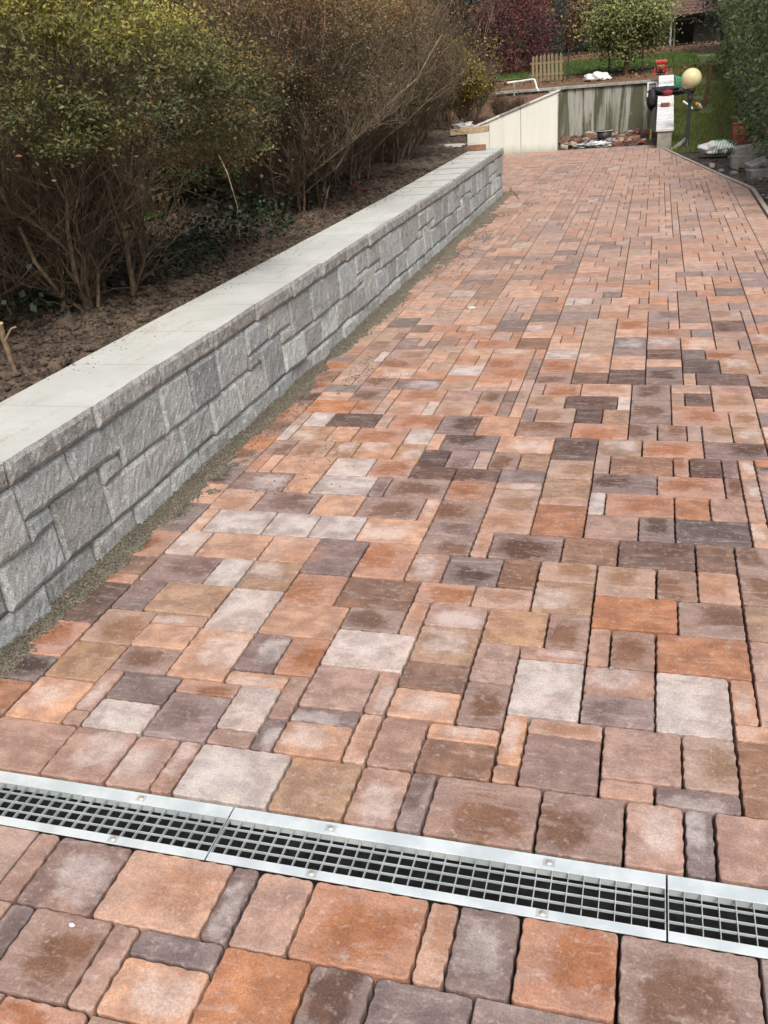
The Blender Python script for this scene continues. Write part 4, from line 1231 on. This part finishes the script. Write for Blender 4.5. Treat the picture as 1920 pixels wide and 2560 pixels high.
# ================================================================== WALLS AND THINGS AT THE FAR END
# white rendered wall with a sloping top
ww = empty('white_wall', (-1.86, 19.1, 0), 'white rendered wall with a sloping top at the end of the paving', 'wall')
def prism(name, pts, y0, y1, mat, parent, loc=(0, 0, 0)):
    """pts: (x,z) outline, extruded from y0 to y1"""
    bm = bmesh.new()
    a = [bm.verts.new((x, y0, z)) for x, z in pts]
    b = [bm.verts.new((x, y1, z)) for x, z in pts]
    bm.faces.new(a)
    bm.faces.new(list(reversed(b)))
    n = len(pts)
    for k in range(n):
        bm.faces.new((a[k], b[k], b[(k + 1) % n], a[(k + 1) % n]))
    return link(name, bm_mesh(bm, name, 0.006), mat, parent, loc)
SL = 0.325
def wt(x): return 1.045 + SL * x
px = [0.0, -0.72, -1.35, -2.4]
for x1, x0 in zip(px[:-1], px[1:]):
    prism('panel', [(x0 + 0.003, -0.2), (x1 - 0.003, -0.2), (x1 - 0.003, wt(x1)), (x0 + 0.003, wt(x0))], 0, 0.17, 'white_render', ww)
rw_ = box('return_wall', -0.16, -0.002, 0.0, 3.42, -0.2, 0.98, 'concrete', ww, loc=(-0.02, 0.172, 0), rot=(0, 0, 0.108))
ln = math.hypot(2.3, 2.3 * SL)
for k in range(4):
    a = -2.28 + 0.58 * k
    b = a + 0.572
    cp = prism('coping', [(a, wt(a) + 0.002), (b, wt(b) + 0.002), (b, wt(b) + 0.042), (a, wt(a) + 0.042)], -0.03, 0.30, 'white_cap' if k in (0, 1, 3) else 'concrete', ww)
# stained concrete wall closing the pit
cw = empty('concrete_wall', (-1.0, 22.6, 0), 'mossy stained concrete wall streaked with pale runs behind the rubble', 'wall')
box('face', -2.6, 1.0, 0, 0.2, -0.2, 0.985, 'stained_concrete', cw)
for k in range(5):
    a = -2.62 + 0.73 * k
    box('coping', a, a + 0.722, -0.05, 0.27, 0.988, 1.045, 'concrete', cw, 0.006)
# framed panel fixed to it
pn = empty('wall_panel', (-0.125, 22.585, 0.855), 'small white framed grey panel on the stained wall', 'panel')
for a in ((-.115, .115, .115, .15), (-.115, .115, -.15, -.115), (-.115, -.075, -.1145, .1145), (.075, .115, -.1145, .1145)):
    box('frame', a[0], a[1], -0.045, 0.01, a[2], a[3], 'white_plastic', pn, 0.004)
box('plate', -.0745, .0745, -0.02, 0.005, -.1145, .1145, 'grey_post', pn, 0.0)
for zz in (-0.05, 0.0, 0.05):
    box('louvre', -.065, .065, -0.028, -0.021, zz - 0.012, zz + 0.012, 'galvanised_dark', pn, 0.001)
# stepped low wall with white caps between pit and lawn
lw = empty('stepped_wall', (0.155, 18.25, 0), 'narrow stepped wall with white capping stones between the pit and the lawn', 'wall')
def cap_line(v): return 0.335 + (v - 18.25) * 0.175
bm = bmesh.new()
for (y0, y1, z0, z1) in ((0, 1.9, cap_line(18.25), cap_line(20.15)), (1.901, 4.35, cap_line(20.15), cap_line(22.6))):
    vs_ = [bm.verts.new(p) for p in ((-.125, y0, -.3), (.125, y0, -.3), (.125, y1, -.3), (-.125, y1, -.3), (-.125, y0, z0 - .04), (.125, y0, z0 - .04), (.125, y1, z1 - .04), (-.125, y1, z1 - .04))]
    for f in ((0, 3, 2, 1), (4, 5, 6, 7), (0, 1, 5, 4), (1, 2, 6, 5), (2, 3, 7, 6), (3, 0, 4, 7)):
        bm.faces.new([vs_[i] for i in f])
link('body', bm_mesh(bm, 'body'), 'concrete_beige', lw)
for (a, b, st) in ((-0.03, 1.62, 0.0), (1.66, 2.35, 0.05), (2.55, 3.25, 0.09), (3.32, 3.95, 0.12)):
    z0, z1 = cap_line(18.25 + a) + st, cap_line(18.25 + b) + st * 0.8
    bm = bmesh.new()
    vs_ = [bm.verts.new(p) for p in ((-.155, a, z0 - .045 - st), (.155, a, z0 - .045 - st), (.155, b, z1 - .045 - st), (-.155, b, z1 - .045 - st), (-.155, a, z0), (.155, a, z0), (.155, b, z1), (-.155, b, z1))]
    for f in ((0, 3, 2, 1), (4, 5, 6, 7), (0, 1, 5, 4), (1, 2, 6, 5), (2, 3, 7, 6), (3, 0, 4, 7)):
        bm.faces.new([vs_[i] for i in f])
    link('cap', bm_mesh(bm, 'cap', 0.006), 'white_cap', lw)
def capz(v, st): return cap_line(v) + st
bk = box('brick', -0.10, 0.06, -0.045, 0.045, 0, 0.055, 'terracotta', None, 0.006, loc=(0.17, 19.86, capz(19.86, 0.0) + 0.012), rot=(0.15, 0, 0.1))
tag(bk, 'single orange brick lying on the white capping stone', 'brick')

# blob helper: lumpy closed shape
def blob(name, r, mat, parent=None, loc=(0, 0, 0), rough=0.25, seed=0, rot=(0, 0, 0), sub=3, freq=2.0, flat=None):
    bm = bmesh.new()
    bmesh.ops.create_icosphere(bm, subdivisions=sub, radius=1.0)
    for v in bm.verts:
        c = v.co.copy()
        k = 1 + rough * noise.fractal((c.x * freq + seed * 5.1, c.y * freq, c.z * freq), 0.9, 2.0, 3)
        v.co = Vector((c.x * r[0] * k, c.y * r[1] * k, c.z * r[2] * k))
        if flat is not None and v.co.z < flat:
            v.co.z = flat
    return link(name, bm_mesh(bm, name, smooth=True), mat, parent, loc, rot)
# black cloth bag or jacket hung over the stepped wall
bag = empty('jacket', (0.13, 20.75, capz(20.75, 0.05)), 'black jacket with dark red lining thrown over the stepped wall', 'jacket')
blob('back', (0.30, 0.20, 0.075), 'black_cloth', bag, (0, 0, 0.05), 0.4, 1, sub=4)
blob('sleeve', (0.09, 0.13, 0.20), 'black_cloth', bag, (-0.24, -0.10, -0.10), 0.35, 2)
blob('sleeve', (0.15, 0.10, 0.07), 'black_cloth', bag, (0.26, -0.02, 0.02), 0.35, 3)
blob('lining', (0.10, 0.06, 0.05), 'red_cloth', bag, (0.05, -0.20, 0.02), 0.3, 4)
st = empty('white_tube', (0.50, 20.65, 0.53), 'short white plastic tube leaning out beside the black jacket', 'tube')
v, q = tubes([np.array([(0, 0, 0.12), (0.10, -0.02, 0.05), (0.19, -0.05, -0.03)])], [[0.02, 0.02, 0.02]], 10)
link('tube', np_mesh('tube', v, q, smooth=True), 'white_plastic', st)
lathe('end_cap', [(0, 0.008), (0.024, 0.006), (0.024, -0.02)], 'white_plastic', st, (0.0, 0, 0.12), 12, rot=(0.2, -0.9, 0))
# red machine on the end of the stepped wall
rm = empty('red_pump', (0.03, 22.45, 1.13), 'small red petrol pump standing on the corner of the walls', 'pump')
bm = bmesh.new()
box_bm(bm, -0.085, 0.085, -0.07, 0.07, 0.0, 0.035)
link('foot', bm_mesh(bm, 'foot', 0.008), 'black_metal', rm)
blob('engine', (0.095, 0.075, 0.085), 'black_metal', rm, (0.0, 0, 0.10), 0.12, 7)
box('housing', -.075, .085, -.075, .06, .05, .20, 'red_paint', rm, .02)
lathe('starter', [(0, .03), (.045, .028), (.05, 0)], 'black_metal', rm, (0.01, -.076, .12), 16, rot=(R(90), 0, 0))
bm = bmesh.new()
box_bm(bm, -0.13, 0.14, -0.07, 0.07, 0.225, 0.30)
link('tank', bm_mesh(bm, 'tank', 0.025), 'red_paint', rm)
lathe('filler_cap', [(0, 0.022), (0.03, 0.02), (0.032, 0.0)], 'black_metal', rm, (0.06, 0, 0.30), 14)
for leg_ in (np.array([(-.11, 0, .22), (-.13, 0, .05), (-.13, -.02, 0.0)]), np.array([(.12, 0, .22), (.14, 0, .08), (.15, -.03, 0.0)])):
    v, q = tubes([leg_], [[.013] * 3], 7)
    link('frame_leg', np_mesh('frame_leg', v, q, smooth=True), 'red_paint', rm)

# green plastic netting, loosely rolled, on the lawn
def net_roll(name, label, loc, rad, length, rot, turns=9):
    o = empty(name, loc, label, 'netting')
    o.rotation_euler = rot
    Ps, Rs = [], []
    for k in range(turns):
        x = length * (k / (turns - 1) - 0.5)
        a = np.linspace(0, 2 * np.pi, 26)
        rr = rad * (1 + 0.08 * math.sin(k * 2.1))
        Ps.append(np.stack([np.full_like(a, x) + 0.012 * np.sin(3 * a + k), rr * np.cos(a), rr * np.sin(a)], -1)); Rs.append(np.full(26, 0.0085))
    v, q = tubes(Ps, Rs, 5)
    link('hoops', np_mesh('hoops', v, q), 'green_net', o)
    Ps, Rs = [], []
    for k in range(14):
        a = 2 * math.pi * k / 14
        Ps.append(np.array([(length * (f - 0.5), rad * math.cos(a), rad * math.sin(a)) for f in (0, .33, .66, 1)])); Rs.append([0.005] * 4)
    v, q = tubes(Ps, Rs, 4)
    link('strands', np_mesh('strands', v, q), 'green_net', o)
    return o
net_roll('netting_roll', 'roll of bright green plastic netting lying behind the globe lamp', (0.50, 22.9, z_lawn(.5, 22.9) + 0.21), 0.125, 0.36, (0.1, 0.25, 0.2))

# globe lamp on a post
lp = empty('garden_lamp', (0.545, 17.95, -0.02), 'garden lamp with a cream globe on a thin dark post', 'lamp')
lathe('post', [(0.0, 0.0), (0.075, 0.0), (0.07, 0.02), (0.035, 0.035), (0.033, 0.2), (0.030, 0.78), (0.031, 0.80)], 'black_metal', lp, (0, 0, 0.0), 16)
lathe('collar', [(0.031, 0.78), (0.048, 0.80), (0.050, 0.86), (0.040, 0.88), (0.070, 0.95), (0.095, 0.985), (0.0, 0.99)], 'black_metal', lp, (0, 0, 0), 20)
a = np.linspace(-1.30, math.pi / 2, 22)
lathe('globe', [(0.172 * math.cos(t), 1.145 + 0.172 * math.sin(t)) for t in a], 'globe', lp, (0, 0, 0), 36)

# rusty stake, bottle, yellow peg
sk = empty('stake', (0.97, 21.25, z_lawn(.97, 21.25)), 'dark rusty stake standing in the lawn before the laurel hedge', 'stake')
v, q = tubes([np.array([(-.05, 0, -.1), (0.01, 0, .35), (0.04, 0, .80)])], [[.04, .038, .034]], 8)
link('shaft', np_mesh('shaft', v, q, smooth=True), 'rust', sk)
lathe('head', [(0, .01), (.036, 0.004), (.04, -.03)], 'rust', sk, (0.04, 0, .80), 8)
bt = empty('bottle', (0.83, 21.0, z_lawn(.83, 21.0) + 0.055), 'white plastic bottle with an orange cap lying on the grass', 'bottle')
bt.rotation_euler = (R(68), 0, R(-20))
lathe('body', [(0, -.10), (.05, -.10), (.055, -.08), (.055, .07), (.035, .11), (.03, .12)], 'white_plastic', bt, (0, 0, 0.04), 16)
lathe('cap', [(0.03, .115), (.038, .115), (.038, .16), (0, .165)], 'orange_plastic', bt, (0, 0, .045), 16)
lathe('band', [(.0555, -.07), (.0562, -.07), (.0562, -.02), (.0555, -.02)], 'orange_plastic', bt, (0, 0, 0.0), 16)
pg = empty('yellow_peg', (-0.105, 20.85, -0.02), 'yellow marker peg upright in the rubble by the stepped wall', 'peg')
bm = bmesh.new(); box_bm(bm, -.022, .022, -.012, .012, -.05, .165)
link('peg', bm_mesh(bm, 'peg', .004), 'yellow_paint', pg)
box('tip', -.022, .022, -.0125, .0125, .1655, .185, 'timber', pg, .003)

# rubble in the pit: bricks, slabs, sheet, tub
RUB = {'terracotta': ('broken red brick lying in the rubble below the stained wall', 'bricks'), 'brick_dark': ('dirty dark brick lying in the rubble below the stained wall', 'dirty bricks'),
       'grey_stone': ('grey stone lump lying in the rubble below the stained wall', 'grey stones'), 'timber_old': ('brown timber offcut lying in the rubble below the stained wall', 'timber'), 'kerb': ('beige stone slab lying in the rubble below the stained wall', 'slabs')}
for k in range(70):
    x, y = rnd.uniform(-1.95, -0.1), rnd.uniform(19.3, 22.3)
    m = rnd.choice(('brick_dark', 'brick_dark', 'brick_dark', 'grey_stone', 'terracotta', 'grey_stone', 'timber_old', 'kerb'))
    sx, sy, sz = rnd.uniform(.04, .13), rnd.uniform(.03, .08), rnd.uniform(.02, .045)
    if m == 'grey_stone':
        o = blob('rubble', (sx, sy * 1.2, sz * 1.3), m, None, (x, y, 0.02 + 0.03 * rnd.random()), .5, k, sub=2)
    else:
        o = box('rubble', -sx, sx, -sy, sy, -sz, sz, m, None, 0.008, loc=(x, y, 0.02 + 0.03 * rnd.random()), rot=(rnd.gauss(0, .3), rnd.gauss(0, .3), rnd.uniform(0, 3)))
    tag(o, RUB[m][0], 'rubble', 'rubble below the stained wall: ' + RUB[m][1])
sh = blob('plastic_sheet', (0.30, 0.16, 0.05), 'plastic_sheet', None, (-1.18, 19.42, 0.03), 0.9, 3, sub=4, freq=3.0)
tag(sh, 'crumpled pale plastic sheet at the edge of the paving', 'sheet')
tub = empty('mortar_tub', (-1.02, 20.3, 0.02), 'dark mortar tub with a pale rim among the rubble', 'tub')
lathe('tub', [(0, 0.0), (.12, 0.0), (.16, .20), (.155, .20), (.115, .012), (0, .012)], 'black_metal', tub, (0, 0, 0), 20)
lathe('rim', [(.152, .195), (.172, .195), (.174, .212), (.152, .212)], 'pale_block', tub, (0, 0, 0), 20)

# heap beside the kerb: sack, red hollow blocks, concrete blocks, plank
sack = empty('sack', (0.98, 16.55, 0.0), 'white sack bound with green netting on the soil beside the kerb', 'sack')
sack.rotation_euler = (0, 0, R(-15))
blob('bag', (0.27, 0.17, 0.115), 'tarp', sack, (-0.02, 0, 0.10), 0.28, 5, sub=4, flat=-0.10)
Ps, Rs = [], []
for k in range(8):
    x = -0.02 + 0.042 * k
    a = np.linspace(0, 2 * np.pi, 22)
    rr = math.sqrt(max(0.05, 1 - (x / 0.33) ** 2))
    Ps.append(np.stack([np.full_like(a, x) + .02 * np.sin(a), .185 * rr * np.cos(a), np.maximum(.10 + .135 * rr * np.sin(a), 0.01)], -1)); Rs.append(np.full(22, .006))
v, q = tubes(Ps, Rs, 4)
link('net', np_mesh('net', v, q), 'green_net', sack)
def hollow_block(label, loc, rotz, s=(0.25, 0.25, 0.25), mat='terracotta', cat='block', tilt=0.0, group=None):
    o = empty('hollow_block', loc, label, cat, group)
    o.rotation_euler = (tilt, 0, rotz)
    hx, hy, hz = s[0] / 2, s[1] / 2, s[2]
    t = 0.018
    for (x0, x1, z0, z1) in ((-hx, hx, 0, t), (-hx, hx, hz - t, hz), (-hx, -hx + t, t, hz - t), (hx - t, hx, t, hz - t), (-t / 2, t / 2, t, hz - t)):
        box('web', x0, x1, -hy, hy, z0, z1, mat, o, 0.003)
    box('back', -hx + t, hx - t, -hy + 0.012, hy - 0.012, t, hz - t, mat, o, 0.0)
    return o
hollow_block('red hollow terracotta block at the bottom of the stack by the hedge', (1.34, 17.1, -0.02), 0.25)
hollow_block('red hollow terracotta block on top of the stack by the hedge', (1.36, 17.12, 0.235), 0.05, (0.27, 0.24, 0.19))
hollow_block('low red hollow terracotta block beside the white sack', (1.12, 17.3, -0.02), -0.3, (0.3, 0.2, 0.15))
def cblock(label, loc, s, rot, mat='concrete'):
    o = box('concrete_block', -s[0] / 2, s[0] / 2, -s[1] / 2, s[1] / 2, 0, s[2], mat, None, 0.012, loc=loc, rot=rot)
    tag(o, label, 'block', None)
    return o
cblock('grey concrete block lying on top of the beige block beside the hedge', (1.33, 15.15, 0.115), (.42, .22, .13), (0.05, -.08, .12), 'concrete')
cblock('beige block under the grey concrete block beside the hedge', (1.27, 15.05, -0.05), (.36, .24, .17), (0, 0.03, .05), 'concrete_beige')
cblock('upright grey slab leaning on the laurel hedge', (1.56, 14.55, -0.05), (.07, .30, .42), (0.05, 0.12, .15), 'concrete')
cblock('tilted grey slab resting on the lowest concrete block', (1.40, 13.85, 0.10), (.36, .22, .07), (0.1, -.28, .3), 'concrete')
cblock('lowest grey concrete block lying on the soil near the kerb corner', (1.42, 13.65, -0.05), (.38, .24, .12), (0, 0, .2), 'concrete')
cblock('small pale stone chip at the foot of the kerb', (0.83, 15.0, -0.03), (.07, .06, .06), (0, .1, .6), 'pale_block')
cblock('small grey stone lump between the slabs', (1.31, 14.25, -0.04), (.12, .12, .13), (.3, .2, .5), 'concrete')
pk = box('plank', -0.19, 0.19, -0.04, 0.04, 0, 0.035, 'grey_post', None, 0.004, loc=(0.42, 18.05, 0.05), rot=(0, -0.45, 0.75))
tag(pk, 'grey plank propped against the foot of the lamp post', 'plank')
for k in range(60):
    x, y = rnd.uniform(0.25, 1.9), rnd.uniform(11.5, 18.2)
    if x < kerb_u(y) + 0.12:
        continue
    s = rnd.uniform(.015, .05)
    o = blob('stone', (s * 1.3, s, s * .7), rnd.choice(('grey_stone', 'concrete', 'grey_stone', 'soil')), None, (x, y, -0.045 + s * .3), .5, k, sub=2)
    tag(o, 'loose stone or clod on the dark soil between kerb and hedge', 'stone', 'loose stones beside the kerb')

# timbers and scraps at the end of the stone wall
tm = box('timber_beam', -0.30, 0.30, -0.07, 0.07, 0, 0.09, 'timber', None, 0.006, loc=(-2.83, 15.0, 0.665), rot=(0, -0.03, 0.08))
tag(tm, 'pale timber beam resting beyond the end of the stone wall', 'timber')
sp_ = box('beam_support', -0.11, 0.11, -0.10, 0.10, 0, 0.13, 'shed_wood', None, 0.006, loc=(-3.0, 15.02, 0.535))
tag(sp_, 'dark block propping up the pale timber beam', 'block')
tm2 = box('timber_offcut', -0.12, 0.12, -0.045, 0.045, 0, 0.065, 'timber_old', None, 0.005, loc=(-2.26, 12.45, 0.502 * lift(12.3) + 0.088), rot=(0, 0, 0.10))
tag(tm2, 'short brown timber offcut lying on the last cap stone', 'timber')
ws = blob('polystyrene_scrap', (0.17, 0.10, 0.06), 'white_plastic', None, (-3.25, 16.6, 0.70), .6, 9)
tag(ws, 'white polystyrene scrap on the soil below the yellow shrub', 'scrap')
fs = box('fabric_strip', -0.35, 0.2, -0.25, 0.25, 0, 0.04, 'pale_block', None, 0.01, loc=(-2.62, 13.6, 0.57), rot=(0.02, 0.06, 0.5))
tag(fs, 'pale slab lying on the soil past the last cap stone', 'slab')

# pipe rail and kerb above the white wall, white heap, picket fence
pr_ = empty('pipe_rail', (-3.05, 22.3, 1.06), 'thin white bent pipe rail above the white wall', 'pipe')
v, q = tubes([np.array([(-0.25, 0, .16), (.0, 0, .17), (.30, 0, .19), (.36, 0, .18), (.39, -.02, .10), (.41, -.04, .02), (.46, -.06, -.06)])], [[.024] * 7], 8)
link('pipe', np_mesh('pipe', v, q, smooth=True), 'white_cap', pr_)
v, q = tubes([np.array([(-0.10, 0, -.12), (-0.10, 0, .16)])], [[.018] * 2], 8)
link('post', np_mesh('post', v, q, smooth=True), 'grey_post', pr_)
hp = blob('lime_heap', (0.30, 0.25, 0.14), 'tarp', None, (-1.45, 24.5, 1.12), .35, 4, sub=4, flat=-0.03)
tag(hp, 'white heap covered with tarpaulin behind the stained wall', 'heap')
pf = empty('picket_fence', (-3.02, 25.1, 1.14), 'short light wooden picket fence below the maroon maple', 'fence')
bm = bmesh.new()
pts = [(-.03, 0), (.03, 0), (.03, .56), (0, .62), (-.03, .56)]
a = [bm.verts.new((x, -.011, z)) for x, z in pts]; b = [bm.verts.new((x, .011, z)) for x, z in pts]
bm.faces.new(a); bm.faces.new(list(reversed(b)))
for k in range(5):
    bm.faces.new((a[k], b[k], b[(k + 1) % 5], a[(k + 1) % 5]))
pme = bm_mesh(bm, 'picket')
for k in range(8):
    link('picket', pme, 'picket', pf, (0.10 * k - 0.05, 0, rnd.uniform(-.012, .012)), (0, rnd.gauss(0, .02), 0))
for z in (0.16, 0.42):
    box('rail', -0.12, 0.72, 0.013, 0.038, z - .025, z + .025, 'picket', pf, 0.003)
for (x, y, h, lab) in ((-2.18, 25.0, .68, 'thin dark fence post at the end of the picket fence'), (-1.25, 26.2, .5, 'thin dark fence post left of the round tree, on the lawn edge'), (-0.42, 26.0, .85, 'thin grey fence post beside the trunk of the round tree')):
    o = empty('fence_post', (x, y, z_garden(y) - 0.02), lab, 'post')
    v, q = tubes([np.array([(0, 0, -.1), (.005, 0, h)])], [[.022] * 2], 7)
    link('shaft', np_mesh('shaft', v, q, smooth=True), 'grey_post' if x > -1 else 'black_metal', o)
    lathe('tip', [(0, .012), (.022, .004), (.024, -.01)], 'black_metal', o, (.005, 0, h), 8)

# shed at the back: tiled roof, dark boarded walls, open doorway
zs = 1.42
sh = empty('shed', (1.0, 49.0, zs), 'dark wooden shed with a brown tiled roof at the back of the garden', 'shed')
for k in range(11):
    if k in (4, 5, 6):
        continue
    box('board', -1.65 + .3 * k, -1.36 + .3 * k, 0, .03, -.4, 1.62, 'shed_wood', sh, .004)
box('back_wall', -1.65, 1.65, 1.8, 1.85, -.4, 1.75, 'shed_wood', sh, .004)
box('side_wall', -1.66, -1.62, .04, 1.79, -.4, 1.62, 'shed_wood', sh, .004)
box('side_wall', 1.62, 1.66, .04, 1.79, -.4, 1.62, 'shed_wood', sh, .004)
box('post', -.62, -.54, -.72, -.64, -.9, 1.62, 'grey_post', sh, .006)
box('door_frame', -.44, -.37, -.05, -.001, -.4, 1.45, 'grey_post', sh, .004)
box('door_frame', -.368, .55, -.05, -.001, 1.38, 1.45, 'grey_post', sh, .004)
box('bench', -.3, .8, -.55, -.2, .12, .17, 'grey_post', sh, .004)
roof = empty('roof', (0, 0, 0)); roof.parent = sh
bm = bmesh.new(); box_bm(bm, -.105, .105, -.16, .16, -.012, .012)
tme = bm_mesh(bm, 'roof_tile', .004)
for r_ in range(9):
    for c_ in range(18):
        y = -.85 + .26 * r_
        link('roof_tile', tme, 'roof_tile', roof, (-1.87 + .215 * c_ + (.1 if r_ % 2 else 0), y, 1.64 + (y + .85) * .5 + rnd.uniform(-.006, .006)), (0.40, rnd.gauss(0, .015), rnd.gauss(0, .015)))
box('roof_deck', -1.95, 1.95, 0, 2.55, -.03, 0, 'shed_wood', roof, 0.0, loc=(0, -.97, 1.555), rot=(math.atan(.5), 0, 0))

# ------------------------------------------------------------------ small things near the camera
sb = empty('cut_stub', (-2.62, 3.12, z_bed(-2.62, 3.12)), 'cut brown stem stub standing in the soil behind the wall', 'stub')
v, q = tubes([np.array([(.012, 0, -.05), (.0, .005, .06), (-.012, .01, .15), (-.02, .015, .225)])], [[.014, .012, .013, .016]], 8)
link('stem', np_mesh('stem', v, q, smooth=True), 'bark', sb)
lathe('cut_face', [(0, .006), (.018, .003), (.019, -.004)], 'timber', sb, (-.02, .015, .225), 10)
v, q = tubes([np.array([(-.005, .005, .15), (.03, .02, .20), (.05, .03, .205)])], [[.006, .005, .004]], 6)
link('spur', np_mesh('spur', v, q, smooth=True), 'twig_pale', sb)
def scatter_twig(label, loc, pts, r, mat):
    o = link('fallen_twig', None, None)
    bpy.data.objects.remove(o)
    v, q = tubes([np.array(pts)], [np.linspace(r, r * .5, len(pts))], 5)
    return tag(link('fallen_twig', np_mesh('fallen_twig', v, q, smooth=True), mat, None, loc), label, 'twig')
scatter_twig('thin dry twig lying on the paving at the end of the stone wall', (-1.88, 13.0, 0.01), [(-.08, .35, .03), (0, 0, .01), (.14, -.5, .008), (.22, -.9, .006)], .008, 'twig_pale')
scatter_twig('short reddish stick on the soil below the brown shrubs', (-2.72, 8.7, 0.60), [(-.12, .1, .06), (0, 0, .02), (.14, -.12, .03)], .011, 'red_stick')
scatter_twig('curved pale root on the soil beside the cut stub', (-2.62, 2.55, 0.565), [(-.10, .12, .03), (-.03, .06, .035), (.03, -.02, .02), (.06, -.10, .0)], .006, 'twig_pale')
scatter_twig('long bent cane hanging over the soil past the yellow green shrub', (-2.95, 6.35, 0.60), [(-.35, .5, .55), (-.22, .35, .42), (-.06, .1, .2), (.06, -.2, -.01)], .006, 'twig_pale')
def scrap(label, loc, size, mat, seed):
    o = blob('scrap', size, mat, None, loc, .7, seed, sub=2)
    return tag(o, label, 'scrap')
scrap('small scrap of white paper on the soil behind the wall', (-2.86, 5.85, z_bed(-2.86, 5.85) + .012), (.030, .022, .008), 'white_plastic', 1)
scrap('small white cement chip on the joint between two near pavers', (-1.128, 1.063, .004), (.008, .0055, .004), 'white_cap', 2)
scrap('tiny grey chip in the joint beside the orange paver', (-0.045, 2.18, .003), (.007, .006, .005), 'concrete', 3)
pb = blob('white_pebble', (.040, .028, .009), 'pale_block', None, (-1.25, 6.47, .006), .3, 4, sub=2)
tag(pb, 'flat white stone lying on the paving away from the wall', 'stone')
# fallen leaves on the soil
fl = []
for k in range(60):
    u, v = rng.uniform(-3.3, -2.42), rng.uniform(2, 9.5)
    fl.append((u, v, z_bed(u, v) + .01))
fl = np.array(fl)
lf = leaves_mesh('fallen_leaves', fl, rng.normal(0, .5, (len(fl), 3)) + np.array([0, 0, 1.0]), rng.uniform(.02, .05, len(fl)), palette(len(fl), [(.22, .10, .03), (.30, .17, .07), (.14, .08, .04)], [1, 1, 2]), .6)
stuff(link('fallen_leaves', lf, 'leaf', bed))
# litter leaves on the garden bank
n = 5000
x, y = rng.uniform(-8, 3, n), rng.uniform(24, 34, n)
zz = np.array([(z_garden(b) - .01 + (0.22 * min(1, max(0, (b - 31.0) / 2.5)) - 0.06 * max(0, b - 31.5) if b > 30.6 else 0)) for b in y])
m = (y < 26.6) | (y > 31.0) | (rng.uniform(0, 1, n) < .12)
x, y, zz = x[m], y[m], zz[m]
lf = leaves_mesh('fallen_leaves', np.stack([x, y, zz + .01], -1), rng.normal(0, .5, (len(x), 3)) + np.array([0, 0, 1.0]), rng.uniform(.05, .11, len(x)), palette(len(x), [(.20, .11, .05), (.28, .17, .09), (.13, .075, .04)], [2, 1, 2]), .6)
stuff(link('fallen_leaves', lf, 'leaf', bpy.data.objects['leaf_bank']))
